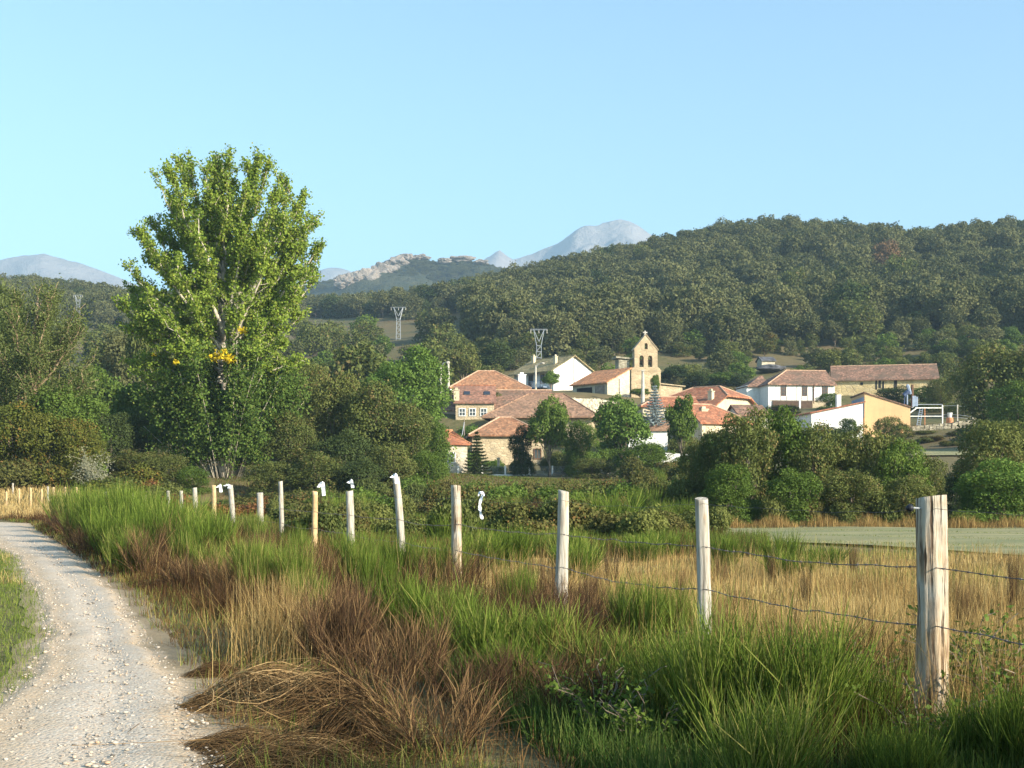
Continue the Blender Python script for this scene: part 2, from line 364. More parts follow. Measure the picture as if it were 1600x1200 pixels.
c_ = k.mix(s2.outputs[0], (.41, .325, .235), (.55, .46, .345))
c_ = k.mix(k.step(sx.outputs[0], .84, .9), c_, (.64, .57, .47)); c_ = k.mix(k.step(sx.outputs[1], .9, .93), c_, (.50, .33, .21)); c_ = k.mix(k.step(sx.outputs[2], .93, .95), c_, (.15, .135, .12))
c_ = k.mix(k.math('MULTIPLY', k.step(big, .42, .66), .55), c_, (.50, .375, .24)); c_ = k.mix(k.math('MULTIPLY', k.step(fine, .5, .7), .3), c_, (.24, .20, .165))
tt = k.math('ADD', k.n('ShaderNodeAttribute', attribute_name='tint').outputs['Fac'], k.math('MULTIPLY', k.math('SUBTRACT', k.noise(p, 1.6, 5, .7), .5), .5))
lane = k.math('MULTIPLY', k.step(tt, .22, .42), k.step(tt, .95, .78)); c_ = k.mix(k.math('MULTIPLY', k.math('SUBTRACT', 1.0, lane), .5), c_, (.47, .345, .215))
c_ = k.mix(k.math('MULTIPLY', lane, .3), c_, (.56, .50, .43)); edge = k.math('MAXIMUM', k.step(tt, .98, 1.12), k.step(tt, .02, -.10))
c_ = k.mix(k.math('MULTIPLY', edge, .85), c_, k.mix(k.step(fine, .4, .6), (.20, .145, .08), (.30, .23, .13)))
M['gravel'] = k.surf(c_, .95, k.bump(k.math('SUBTRACT', k.math('MULTIPLY', fine, .5), vd), .55, .012))
tag(link('path', np_mesh('path', np.concatenate(rows), grid_faces(len(py_), NC), np.tile(trow, len(py_)), True), M['gravel']), kind='structure')

# mown field right of the fence, and a second one higher up by the village
def sheet(name, poly_rows, mat, lift):
    V = []; nc = 40
    for y, x0, x1 in poly_rows:
        x = np.linspace(x0, x1, nc); z = ground(x, np.full(nc, y)) + lift + .03 * np.sin(x * .7 + y); V.append(np.stack([x, np.full(nc, y), z], -1))
    tag(link(name, np_mesh(name, np.concatenate(V), grid_faces(len(poly_rows), nc), smooth=True), mat), kind='structure')
k = NB('mown'); p = k.pos(); n1 = k.noise(k.scale(p, .25, 1.3, 1), .6, 5, .6); n2 = k.noise(p, 14, 4, .7); n3 = k.noise(p, .2, 3)
c_ = k.mix(k.step(n1, .35, .65), (.165, .175, .078), (.33, .295, .15)); c_ = k.mix(k.math('MULTIPLY', k.step(n2, .45, .7), .6), c_, (.36, .31, .17)); c_ = k.mix(k.math('MULTIPLY', k.step(n3, .5, .65), .4), c_, (.15, .185, .085))
M['mown'] = k.surf(c_, .95, k.bump(n2, .8, .05))
sheet('field', [(y, max(4.6 + .5 * math.sin(y), 13 - (y - 26) * .55) , 60) for y in np.arange(26, 51.6, .4)], M['mown'], .05)
sheet('upper_field', [(y, 33 + .6 * math.sin(y), 60) for y in np.arange(108, 130, .6)], M['mown'], .12)

# rocky hill and far mountains: height fields whose crest follows the skyline
def range_mesh(name, crest, Zc, front, back, power, rough, mat, step, seed, detail=6, ridge=True):
    crest = np.array(crest, float); cx = PX(crest[:, 0], Zc); cz = PZ(crest[:, 1], Zc)
    xs = np.arange(cx[0], cx[-1], step); ys = np.arange(Zc - front, Zc + back, step * 1.2); V = []
    for y in ys:
        t = (y - Zc); fall = 1 - (abs(t) / (front if t < 0 else back)) ** power
        for x in xs:
            hz = np.interp(x, cx, cz); s = 3.2 / front
            nz = noise.fractal((x * s + seed, y * s, seed), .9, 2.1, detail)
            if ridge: nz = (1 - 2 * abs(nz)) * .6
            amp = rough * hz * min(1, abs(t) / front * 2.2 + .10)
            V.append((x, y, max(-5, hz * fall + nz * amp)))
    return tag(link(name, np_mesh(name, V, grid_faces(len(ys), len(xs)), smooth=True), mat), kind='structure')
k = NB('far_hill'); p = k.pos(); n1 = k.noise(p, .012, 6, .7); n2 = k.noise(p, .09, 5, .7)
M['far_hill'] = k.surf(k.mix(k.step(n2, .4, .6), k.mix(k.step(n1, .45, .6), (.055, .062, .03), (.10, .095, .045)), (.035, .045, .022)), .95, k.bump(n2, 1, 6))
k = NB('limestone'); p = k.pos(); n1 = k.noise(p, .004, 8, .7); n2 = k.noise(p, .02, 6, .7)
M['limestone'] = k.surf(k.mix(k.step(n2, .35, .65), (.28, .25, .24), k.mix(k.step(n1, .4, .6), (.34, .31, .30), (.20, .19, .17))), .95, k.bump(n2, .8, 30))
hill_crest = [(330,488),(430,470),(470,452),(500,441),(545,436),(560,429),(590,417),(612,408),(640,403),(660,405),(685,412),(700,409),(720,407),(745,411),(765,415),(800,424),(830,434),(900,456),(1000,488)]
range_mesh('rocky_hill', hill_crest, 1300, 260, 260, 1.5, .10, M['far_hill'], 6, 3.1, 6, False)
def hill_z(x, y):
    t = y - 1300; c = np.array(hill_crest, float)
    return np.interp(x, PX(c[:, 0], 1300), PZ(c[:, 1], 1300)) * (1 - (abs(t) / 260) ** 1.5) - 3
range_mesh('mountain_massif', [(690,470),(740,420),(765,402),(780,388),(800,405),(830,394),(850,384),(870,376),(893,362),(905,355),(918,352),(930,356),(945,352),(968,345),(985,348),(1005,362),(1030,378),(1080,400),(1150,430),(1250,480)], 4000, 900, 800, 1.1, .22, M['limestone'], 14, 1.7)
range_mesh('mountain_dome', [(-220,480),(-120,430),(-40,412),(0,406),(35,400),(65,398),(95,403),(130,412),(170,428),(200,441),(260,466),(320,490)], 4000, 900, 700, 1.2, .14, M['limestone'], 16, 5.2)
range_mesh('mountain_blue', [(380,470),(470,432),(500,423),(515,418),(530,420),(560,430),(640,450)], 4600, 600, 500, 1.2, .15, M['limestone'], 20, 9.2)
# crags along the rocky hill's ridge
def blob(seed, n=2, rough=.5, sq=(1, 1, 1)):
    import bmesh
    bm = bmesh.new(); bmesh.ops.create_icosphere(bm, subdivisions=n, radius=1)
    for v in bm.verts:
        d = noise.fractal(v.co * 1.3 + Vector((seed * 3.7, seed, 0)), .8, 2.2, 4); v.co *= 1 + rough * d
        v.co = Vector((v.co.x * sq[0], v.co.y * sq[1], v.co.z * sq[2]))
    me = bpy.data.meshes.new('rock'); bm.to_mesh(me); bm.free(); return me
craggs = [(546,440,6,10,'leftmost low'),(566,437,8,12,'second from the left'),(582,436,9,14,'tallest pale'),(604,426,9,15,'broad pinkish'),(622,412,6,13,'upright slab-like'),(636,403,3.5,10,'small summit'),(655,402,2.6,10,'rounded summit'),(694,408,2.6,8,'right of the summit, narrow'),(722,405,3,14,'long flat'),(752,409,2.2,8,'rightmost small')]
for i, (px, py, hh, ww, d) in enumerate(craggs):
    x = PX(px, 1280); y = 1290 - (py - 402) * 1.6
    o = link('rock_outcrop', blob(i + 1.3, 4, .55, (ww * .85, ww * .5, hh * 1.0)), M['crag'], None, (x, y, PZ(py, y)))
    tag(o, f'{d} pink-grey crag on the ridge of the far rocky hill', 'rock', 'crags on the rocky hill')

# ------------------------------------------------------------------ plant generators
def unit(v): return v / np.maximum(np.linalg.norm(v, axis=-1, keepdims=True), 1e-9)
def rdirs(n, g): return unit(g.normal(size=(n, 3)))
def leaves(name, p, nrm, size, g, tint=None, slim=.62):
    n = len(p); t = unit(np.cross(nrm, rdirs(n, g))); b = np.cross(nrm, t)
    s = (size * g.uniform(.65, 1.25, n))[:, None]; a = t * s; c = b * s * slim
    fold = nrm * s * .18
    V = np.stack([p + a, p + c - fold, p - a, p - c - fold], 1).reshape(-1, 3)
    Q = np.arange(n * 4).reshape(n, 4)
    tt = np.repeat(g.uniform(0, 1, n) if tint is None else tint, 4)
    return np_mesh(name, V, Q, tt)
def lobed(g, lobes, n, spread=.62, keep_under=.35):
    """leaf positions and normals on the skins of overlapping lobes (x,y,z,r)"""
    lobes = np.array(lobes, float); out = []; nor = []; tn = []; need = n
    w_ = lobes[:, 3] ** 2; w_ /= w_.sum(); lt = g.uniform(-.22, .22, len(lobes)); subs = rdirs(len(lobes) * 11, g).reshape(len(lobes), 11, 3)
    while need > 0:
        m = int(need * 2.2) + 50; i = g.choice(len(lobes), m, p=w_); d = rdirs(m, g)
        ok = (d[:, 2] > -.35) | (g.uniform(size=m) < keep_under); i = i[ok]; d = d[ok]; m = len(i)
        sub = np.einsum('mk,msk->ms', d, subs[i]).max(1); bumpy = .72 + .42 * np.clip((sub - .62) / .38, 0, 1) ** .8
        stray = g.uniform(size=m) < .13
        r = lobes[i, 3] * bumpy * np.where(stray, g.uniform(1.0, 1.42, m), 1.04 - .38 * g.uniform(size=m) ** 1.5)
        p = lobes[i, :3] + d * r[:, None] * np.array([1, 1, .88])
        dist = np.linalg.norm(p[:, None] - lobes[None, :, :3], axis=-1) / lobes[None, :, 3]
        dist[np.arange(m), i] = 9; ok = dist.min(1) > .68
        out.append(p[ok]); nor.append(unit(d[ok] * spread + rdirs(ok.sum(), g) * .75 + np.array([0, 0, .25]))); tn.append(np.clip(g.uniform(0, 1, ok.sum()) * .8 + .1 + lt[i[ok]], 0, 1)); need -= ok.sum()
    return np.concatenate(out)[:n], np.concatenate(nor)[:n], np.concatenate(tn)[:n]
def limb(a, b, bow, r0, r1, g, n=5):
    a = Vector(a); b = Vector(b); pts = []; rr = []
    for i in range(n):
        t = i / (n - 1); q = a.lerp(b, t); q.z += bow * math.sin(t * math.pi) * -1
        if 0 < i < n - 1: q += Vector(g.normal(size=3)) * (b - a).length * .035
        pts.append(q); rr.append(r0 + (r1 - r0) * t)
    return pts, rr
def tree_meshes(seed, H, Rr, nl, leaf, base=.25, nlobe=26, lr=(.24, .40), trunk=None, lean=0, skirt=False, squash=1.0):
    """crown of lobes on an ellipsoid shell; trunk and limbs reach into them"""
    g = np.random.default_rng(seed); zc = H * (base + (1 - base) * .5); hz = H * (1 - base) * .5; lobes = []
    for _ in range(nlobe):
        d = rdirs(1, g)[0]; d[2] = d[2] if d[2] > -.55 or skirt else -.5 * abs(d[2]); r = Rr * g.uniform(*lr); f_ = g.uniform(.55, 1.0)
        lobes.append((d[0] * (Rr - r) * f_ + lean * d[2], d[1] * (Rr - r) * f_ * squash, zc + d[2] * max(hz - r * .85, .1) * f_, r))
    lobes.append((0, 0, zc, Rr * .45))
    if skirt:
        for a in np.arange(0, 6.28, .8): r = Rr * g.uniform(.25, .36); lobes.append((math.cos(a) * (Rr - r) * .8, math.sin(a) * (Rr - r) * .8, r * .8, r))
    p, nn, tn = lobed(g, lobes, nl)
    crown = leaves('crown', p, nn, leaf, g, tn)
    mb = MB(); r0 = trunk or H * .022; fork = H * max(base, .2) * .95
    mb.tube([(0, 0, -.3), (.02 * H * g.normal(), .02 * H * g.normal(), fork * .6), (0, 0, fork), (0, 0, zc)], [r0 * 1.3, r0, r0 * .9, r0 * .3], 7)
    for L in sorted(lobes, key=lambda q: -q[3])[:12]:
        a = (0, 0, fork * g.uniform(.75, 1.25)); pts, rr = limb(a, L[:3], Rr * .08, r0 * .5, r0 * .12, g); mb.tube(pts, rr, 5)
    return mb.mesh('trunk', True), crown
def tree(name, meshes, mats, loc, s=1.0, rz=0.0, label=None, group=None, cat='tree', sz=None):
    e = empty(name, loc, rz, label, cat, group); e.scale = (s, s, sz or s)
    link('trunk', meshes[0], mats[0], e); link('crown', meshes[1], mats[1], e); return e
_mcache = {}
def planted(name, meshes, mats, px, Z, s, label, group=None, cat='tree', sz=None, rz=None, y_off=0, sink=0.1):
    """meshes are shared by every tree of one shape and leaf colour"""
    key = (id(meshes), tuple(id(m) for m in mats))
    if key not in _mcache: _mcache[key] = tuple(m.copy() for m in meshes)
    x = PX(px, Z); return tree(name, _mcache[key], mats, (x, Z, gz(x, Z) - sink), s, rng.uniform(0, 6.28) if rz is None else rz, label, group, cat, sz)

def strips(Pth, W, side, tint, name='strips'):
    n, K, _ = Pth.shape; s = side[:, None, :] * W[:, :, None] * .5
    V = np.stack([Pth - s, Pth + s], 2).reshape(n, K * 2, 3)
    q = np.array([[2*i, 2*i+1, 2*i+3, 2*i+2] for i in range(K - 1)])
    Q = (np.arange(n)[:, None, None] * (2 * K) + q[None]).reshape(-1, 4)
    return V.reshape(-1, 3), Q, np.repeat(tint, 2 * K)
def blades(name, x, y, h, width, lean, tint, g, K=3, zb=None, bend=1.6):
    n = len(x); a = g.uniform(0, 6.283, n); l = np.abs(g.normal(0, lean, n)) * h
    t = np.linspace(0, 1, K); Pth = np.empty((n, K, 3)); zb = ground(x, y) if zb is None else zb
    Pth[:, :, 0] = x[:, None] + np.cos(a)[:, None] * l[:, None] * t ** bend; Pth[:, :, 1] = y[:, None] + np.sin(a)[:, None] * l[:, None] * t ** bend
    Pth[:, :, 2] = zb[:, None] - .02 + (h * np.sqrt(np.clip(1 - (l / h) ** 2 * .6, .15, 1)))[:, None] * t
    W = width[:, None] * (1 - .85 * t) ; b = g.uniform(0, 6.283, n); side = np.stack([np.cos(b), np.sin(b), np.zeros(n)], -1)
    V, Q, tt = strips(Pth, W, side, tint); return np_mesh(name, V, Q, tt)
def whip_mesh(name, g, nstem, per, h, rad, lean, width, droop=0.0, tlo=0.0, flat=1.0):
    """broom: forked stems ending in many straight thin whips"""
    P0 = []; tn = []; wd = []
    for s in range(nstem):
        a = g.uniform(0, 6.283); b = np.array([math.cos(a), math.sin(a), 0]) * rad * math.sqrt(g.uniform()) * .55
        d = unit(np.array([math.cos(a), math.sin(a), 0]) * abs(g.normal(0, lean)) + np.array([0, 0, flat]) + g.normal(size=3) * .05)
        L = h * g.uniform(.55, .8); stem_t = g.uniform(-.12, .12)
        tt = np.linspace(0, 1, 4)[:, None]; P0.append(b + d * L * tt); tn.append(.02 + .2 * g.uniform()); wd.append(width * 2.4)
        for q in range(per):
            st = b + d * L * g.uniform(.12, .95); dd = unit(d + g.normal(size=3) * np.array([.28, .28, .12]) + np.array([0, 0, .25 * flat])); l = h * g.uniform(.28, .6)
            path = st + dd * l * tt; path[:, 2] -= droop * l * (tt[:, 0] ** 2)
            cur = g.normal(size=2) * .06 * l; path[:, 0] += cur[0] * tt[:, 0] ** 2; path[:, 1] += cur[1] * tt[:, 0] ** 2
            P0.append(path); tn.append(np.clip(g.uniform(.15, .95) + stem_t, tlo, 1)); wd.append(width * g.uniform(.7, 1.3))
    Pth = np.array(P0); Pth[:, :, 2] = np.maximum(Pth[:, :, 2], .01); n = len(Pth); W = np.array(wd)[:, None] * np.array([1, .9, .75, .25])[None]
    side = unit(np.cross(rdirs(n, g), unit(Pth[:, 3] - Pth[:, 0]))); V, Q, tt = strips(Pth, W, side, np.array(tn)); return np_mesh(name, V, Q, tt)

# ------------------------------------------------------------------ buildings
def fill_holes(name, outer, holes, depth):
    """flat plate with holes in the x-z plane, pushed back along +y"""
    import bmesh
    bm = bmesh.new()
    for lp in [outer] + holes:
        vs = [bm.verts.new((x, 0, z)) for x, z in lp]
        for i in range(len(vs)): bm.edges.new((vs[i], vs[(i + 1) % len(vs)]))
    bmesh.ops.triangle_fill(bm, use_beauty=True, edges=bm.edges[:])
    r = bmesh.ops.extrude_face_region(bm, geom=bm.faces[:])
    bmesh.ops.translate(bm, vec=(0, depth, 0), verts=[v for v in r['geom'] if isinstance(v, bmesh.types.BMVert)])
    bmesh.ops.recalc_face_normals(bm, faces=bm.faces[:])
    me = bpy.data.meshes.new(name); bm.to_mesh(me); bm.free(); return me
def arch(cx, z0, w_, h, n=8):
    r = w_ / 2; return [(cx - r, z0), (cx + r, z0)] + [(cx + r * math.cos(a), z0 + h - r + r * math.sin(a)) for a in np.linspace(0, math.pi, n)]
def roof_mesh(L, W, H, rh, tl, tr, o, oe, inl=None, inr=None, th=.16):
    m = rh / (W / 2); ye = W / 2 + o; ze = H - m * o + .12; zr = H + rh + .12; xe = L / 2 + oe; ends = {}
    for s, t, ins in ((-1, tl, inl), (1, tr, inr)):
        i = (1 - t) * (ins if ins is not None else ye); zA = ze + t * (zr - ze); yA = ye * (1 - t)
        ends[s] = ((s*xe, -ye, ze), (s*xe, -yA, zA), (s*(xe - i), 0, zr), (s*xe, yA, zA), (s*xe, ye, ze))
    a, b = ends[-1], ends[1]
    polys = [[a[0], b[0], b[1], b[2], a[2], a[1]], [b[4], a[4], a[3], a[2], b[2], b[3]]]
    if tl < 1: polys.append([a[3], a[1], a[2]])
    if tr < 1: polys.append([b[1], b[3], b[2]])
    idx = {}; V = []; Fc = []
    for pl in polys:
        f = []
        for q in pl:
            kq = tuple(round(c, 4) for c in q)
            if kq not in idx: idx[kq] = len(V); V.append(kq)
            if not f or (f[-1] != idx[kq]): f.append(idx[kq])
        if f[0] == f[-1]: f.pop()
        Fc.append(f)
    n = len(V); ed = {}
    for f in Fc:
        for i in range(len(f)): ed[(f[i], f[(i + 1) % len(f)])] = 1
    V2 = V + [(x, y, z - th) for x, y, z in V]; F2 = Fc + [[i + n for i in f][::-1] for f in Fc]
    for (i, j) in ed:
        if (j, i) not in ed: F2.append([j, i, i + n, j + n])
    caps = [(a[2], b[2])] + ([(a[1], a[2]), (a[3], a[2])] if tl < 1 else []) + ([(b[1], b[2]), (b[3], b[2])] if tr < 1 else [])
    return MB().add(V2, F2), caps
def windows(root, L, W, specs):
    """(face, u, v, width, height, frame, bars_x, bars_z[, shutter])"""
    for sp in specs:
        face, u, v, ww, hh, fm, bx, bz = sp[:8]
        def T(a, b, out):
            if face == 'front': return (u + a, -W / 2 - out, v + b)
            if face == 'right': return (L / 2 + out, u + a, v + b)
            return (-L / 2 - out, u - a, v + b)
        def slab(mb, a0, a1, b0, b1, out):
            c = [T(a0, b0, 0), T(a1, b0, 0), T(a1, b1, 0), T(a0, b1, 0)] + [T(a0, b0, out), T(a1, b0, out), T(a1, b1, out), T(a0, b1, out)]
            mb.add(c, [(0,1,2,3),(4,5,6,7),(0,1,5,4),(1,2,6,5),(2,3,7,6),(3,0,4,7)])
        fr = MB(); t = min(.09, ww * .14)
        slab(fr, -ww/2 - t, -ww/2, -t, hh + t, .07); slab(fr, ww/2, ww/2 + t, -t, hh + t, .07); slab(fr, -ww/2, ww/2, -t, 0, .07); slab(fr, -ww/2, ww/2, hh, hh + t, .07)
        for i in range(bx): c = -ww/2 + ww * (i + 1) / (bx + 1); slab(fr, c - t * .3, c + t * .3, 0, hh, .05)
        for i in range(bz): c = hh * (i + 1) / (bz + 1); slab(fr, -ww/2, ww/2, c - t * .3, c + t * .3, .045)
        wo = fr.build('window', M[fm], root); pn = MB(); slab(pn, -ww/2, ww/2, 0, hh, .02); pn.build('pane', M['glass'], wo)
def house(name, label, cat, loc, rz, L, W, H, rh, tl=0., tr=0., wall='stone', tile='tile_pink', o=.35, oe=.3, wins=(), chim=(), ridge='ridge', inl=None, inr=None, low=2.5):
    e = empty(name, loc, rz, label, cat); wb = MB(); h2 = W / 2
    def endp(s, t):
        q = [(s*L/2, -h2, -low), (s*L/2, h2, -low), (s*L/2, h2, H)]
        if t > 0: q += [(s*L/2, h2*(1-t), H + rh*t)] + ([(s*L/2, -h2*(1-t), H + rh*t)] if t < 1 else [])
        return q + [(s*L/2, -h2, H)]
    for s, t in ((-1, tl), (1, tr)): q = endp(s, t); wb.add(q, [tuple(range(len(q)))[::s]])
    for s in (-1, 1): wb.add([(-L/2, s*h2, -low), (L/2, s*h2, -low), (L/2, s*h2, H), (-L/2, s*h2, H)], [(0,1,2,3)[::-s]])
    wb.build('wall', M[wall], e)
    rm, caps = roof_mesh(L, W, H, rh, tl, tr, o, oe, inl, inr); ro = rm.build('roof', M[tile], e)
    if ridge:
        rb = MB()
        for a, b in caps: rb.tube([Vector(a), Vector(b)], [.09, .09], 6)
        rb.build('ridge_tiles', M[ridge], ro)
    for x, y, ww, top, mt in chim:
        c = MB().box(x - ww/2, x + ww/2, y - ww/2, y + ww/2, H - .2, top); c.box(x - ww/2 - .07, x + ww/2 + .07, y - ww/2 - .07, y + ww/2 + .07, top, top + .1)
        c.box(x - ww/4, x + ww/4, y - ww/4, y + ww/4, top + .1, top + .35); c.build('chimney', M[mt], ro)
    windows(e, L, W, wins); return e
def spot(px0, px1, py_eave, py_ridge, Z, rz, W, H):
    """where a house stands from the ends of its front wall, its eave and its ridge"""
    L = (px1 - px0) / F * Z / math.cos(rz); c = Vector((PX((px0 + px1) / 2, Z), Z, PZ(py_eave, Z) - H))
    c += Vector((-math.sin(rz) * W / 2, math.cos(rz) * W / 2, 0)); d = W / 2 * math.cos(rz)
    return c, L, PZ(py_ridge, Z + d) - PZ(py_eave, Z)
# small house at the lower left of the village
c, L, rh = spot(684, 730, 692, 674, 122, R(18), 4.0, 3.0)
house('stone_house', 'small stone house with red hipped roof, lowest at the village edge', 'house', c, R(18), L, 4.0, 3.0, rh, 0, 0, 'stone_pale', 'tile_red', .3, .3, [('front', -.1, 1.15, .62, .85, 'white', 1, 1)], ridge='tile_orange')
c, L, rh = spot(738, 850, 678, 654, 126, R(4), 6.0, 4.2)
house('stone_house', 'stone house with brownish-orange hipped roof behind the small conifer', 'house', c, R(4), L, 6.0, 4.2, rh, 0, 0, 'stone', 'tile_pink', .4, .4, [('front', 1.2, 1.8, .6, .9, 'wood', 1, 0), ('front', 2.9, 1.8, .6, .9, 'wood', 1, 0)], inl=3.2)
c, L, rh = spot(766, 925, 646, 617, 137, R(-6), 8.0, 4.5)
house('stone_house', 'broad house under a smooth brown hipped roof', 'house', c, R(-6), L, 8.0, 4.5, rh, 0, 0, 'stone', 'tile_brown', .85, .85, ridge='tile_brown', inl=4.6, inr=4.2)
c, L, rh = spot(712, 772, 628, 604, 146, R(2), 7, 4.5)
e = house('stone_house', 'stone house with three white windows in a row under the eaves', 'house', c, R(2), L, 7, 4.5, rh, 1, 1, 'stone', 'tile_dull', .3, .25,
    [('front', -1.45, 2.95, .62, .75, 'white', 1, 1), ('front', -.28, 2.95, .62, .75, 'white', 1, 1), ('front', 1.0, 2.95, .62, .75, 'white', 1, 1)], [(-L/2 + .1, -3.15, .62, 5.8, 'cream')], ridge='tile_red')
mm = rh / 3.5
for u in (-.9, 1.4): MB().add([(u-.35, -2.2, 4.5 + (3.5-2.2)*mm + .16), (u+.35, -2.2, 4.5 + (3.5-2.2)*mm + .16), (u+.35, -1.5, 4.5 + (3.5-1.5)*mm + .16), (u-.35, -1.5, 4.5 + (3.5-1.5)*mm + .16)] + [(u-.35, -2.2, 4.5 + (3.5-2.2)*mm + .22), (u+.35, -2.2, 4.5 + (3.5-2.2)*mm + .22), (u+.35, -1.5, 4.5 + (3.5-1.5)*mm + .22), (u-.35, -1.5, 4.5 + (3.5-1.5)*mm + .22)], [(0,3,2,1),(4,5,6,7),(0,1,5,4),(1,2,6,5),(2,3,7,6),(3,0,4,7)]).build('skylight', M['glass'], [q for q in e.children if q.name.startswith('roof')][0])
c, L, rh = spot(690, 711, 640, 618, 148, R(-20), 6, 3.6)
house('stone_house', 'narrow house end with dark red roof left of the cream chimney', 'house', c, R(-20), L + 1, 6, 3.6, rh, 1, 1, 'pinkwall', 'tile_old', .3, .2, ridge=None)
c, L, rh = spot(775, 862, 637, 611, 146.6, R(2), 7.5, 3.4)
house('stone_house', 'low house with weathered roof between the skylight house and church wall', 'house', c, R(2), L, 7.5, 3.4, rh, 1, 1, 'stone', 'tile_old', .3, .3)
c, L, rh = spot(706, 826, 605, 581, 160, R(8), 7.5, 3.4)
e = house('rendered_house', 'long low pink-walled house with wide hipped tile roof', 'house', c, R(8), L, 7.5, 3.4, rh, 0, 0, 'pinkwall', 'tile_pink', .3, .3, [('front', -2.2, 1.6, .7, 1, 'white', 1, 0), ('front', 1.9, 1.6, .7, 1, 'white', 1, 0)], [(L/2 - .6, -1.9, .95, 5.1, 'white')])
g_ = MB(); g_.tube([(-L/2 - .3, -4.12, 3.02), (L/2 + .3, -4.12, 3.02)], [.07, .07]); g_.tube([(-1.6, -3.83, 3.0), (-1.6, -3.83, -1)], [.05, .05]); g_.build('gutter', M['white'], e)
# white house with mossy roof: its corner points at the camera
Z = 200; rz = R(-50); L, W, H = 9.6, 8.4, 6.0; zb = PZ(576, Z) - H
cr = Vector((PX(865, Z), Z, zb)); rot = lambda x, y, a: Vector((x * math.cos(a) - y * math.sin(a), x * math.sin(a) + y * math.cos(a), 0))
c = cr - rot(L/2, -W/2, rz); rh = 2.25
e = house('white_house', 'tall white house with mossy brown roof and blue-shaded balcony side', 'house', c, rz, L, W, H, rh, 1, 1, 'white', 'tile_moss', .9, .45,
    [('front', -3.0, 3.9, .8, 1.3, 'wood', 1, 0), ('front', -.6, 3.4, .9, 1.9, 'wood', 1, 0), ('front', 2.2, 3.9, .8, 1.3, 'wood', 1, 0), ('right', 1.8, 2.7, .9, 1.2, 'wood', 1, 1), ('front', -2.0, .7, .8, 1.2, 'wood', 1, 0), ('front', 1.2, .4, 1.1, 2.0, 'wood', 0, 0)],
    [(-3.4, -1.2, .5, 8.7, 'cream'), (3.2, -2.4, .5, 8.1, 'cream')], ridge='tile_moss')
b = MB(); b.box(-3.9, 3.6, -W/2 - 1.1, -W/2 - .02, 3.1, 3.25)
for i in range(22): b.box(-3.9 + i*.35, -3.86 + i*.35, -W/2 - 1.1, -W/2 - 1.06, 3.25, 4.15)
b.box(-3.92, 3.62, -W/2 - 1.12, -W/2 - 1.04, 4.15, 4.22); b.build('balcony', M['paleblue'], e)
d = MB(); d.tube([(L/2 + .06, .1, 8.0), (L/2 + .06, .1, 0)], [.07, .07]); d.build('drainpipe', M['wood_grey'], e)
# orange-roofed lean-to barn left of the church
Z = 175; rz = R(-50); L, W, H = 7.0, 4.3, 3.0; cr = Vector((PX(949, Z), Z, PZ(597, Z) - H)); c = cr - rot(L/2, -W/2, rz)
e = empty('barn', c, rz, 'stone barn with bright orange single-pitch roof beside the belfry', 'barn'); up = 2.0
wb = MB(); wb.add([(-L/2,-W/2,-2),(L/2,-W/2,-2),(L/2,W/2,-2),(-L/2,W/2,-2),(-L/2,-W/2,H),(L/2,-W/2,H),(L/2,W/2,H+up),(-L/2,W/2,H+up)], [(0,1,5,4),(1,2,6,5),(2,3,7,6),(3,0,4,7)]); wb.build('wall', M['stone_pale'], e)
s_ = up / W; ro = MB(); q = [(-L/2-.3,-W/2-.4,H-.4*s_),(L/2+.25,-W/2-.4,H-.4*s_),(L/2+.25,W/2+.3,H+up+.3*s_),(-L/2-.3,W/2+.3,H+up+.3*s_)]
ro.add([(x,y,z+.16) for x,y,z in q] + [(x,y,z) for x,y,z in q], [(0,1,2,3),(7,6,5,4),(0,4,5,1),(1,5,6,2),(2,6,7,3),(3,7,4,0)]); ro.build('roof', M['tile_orange'], e)
dd = MB().box(1.1, 3.0, -W/2 - .06, -W/2 - .01, 0, 2.6); dd.build('door', M['wood_grey'], e)
dd = MB().box(-2.6, .5, -W/2 - .03, -W/2 - .005, -.2, 2.5); dd.build('bay_shade', M['dark'], e)  # dark sheet on the wall paints the shade inside the bay
dd = MB().tube([(L/2+.06, .1, 3.6), (L/2+.06, .1, 0)], [.06,.06]); dd.build('drainpipe', M['wood_grey'], e)
# church
Z = 186; rz = R(9); e = empty('church', (PX(1009.5, Z), Z, gz(PX(1009.5, Z), Z)), rz, 'stone church with gabled bell wall, two bells and stone cross', 'church')
zz = lambda py: PZ(py, Z) - e.location.z
wl, wu = 2.2, 1.72; ol = [(-wl,-2),(wl,-2),(wl,zz(580)),(wl-.1,zz(576)),(wu,zz(573)),(wu,zz(546)),(.12,zz(524.5)),(-.12,zz(524.5)),(-wu,zz(546)),(-wu,zz(573)),(-wl+.1,zz(576)),(-wl,zz(580))]
me = fill_holes('belfry', ol, [arch(-.66, zz(573.5), .66, 1.68), arch(.62, zz(573.5), .66, 1.68), arch(.02, zz(545.5), .46, .9)], 1.25); link('belfry', me, M['ashlar'], e)
cp = MB()
for s in (-1, 1): cp.add([(s*(wu+.14), -.1, zz(547.4)), (s*.02, -.1, zz(523.6)), (s*.02, 1.35, zz(523.6)), (s*(wu+.14), 1.35, zz(547.4)), (s*(wu+.14), -.1, zz(546)), (s*.02, -.1, zz(522)), (s*.02, 1.35, zz(522)), (s*(wu+.14), 1.35, zz(546))], [(0,1,2,3),(4,5,6,7),(0,1,5,4),(1,2,6,5),(2,3,7,6),(3,0,4,7)])
cp.build('coping', M['ashlar'], e); MB().box(-wl-.06, wl+.06, -.07, -.003, zz(579.6), zz(578.2)).build('string_course', M['ashlar'], e)
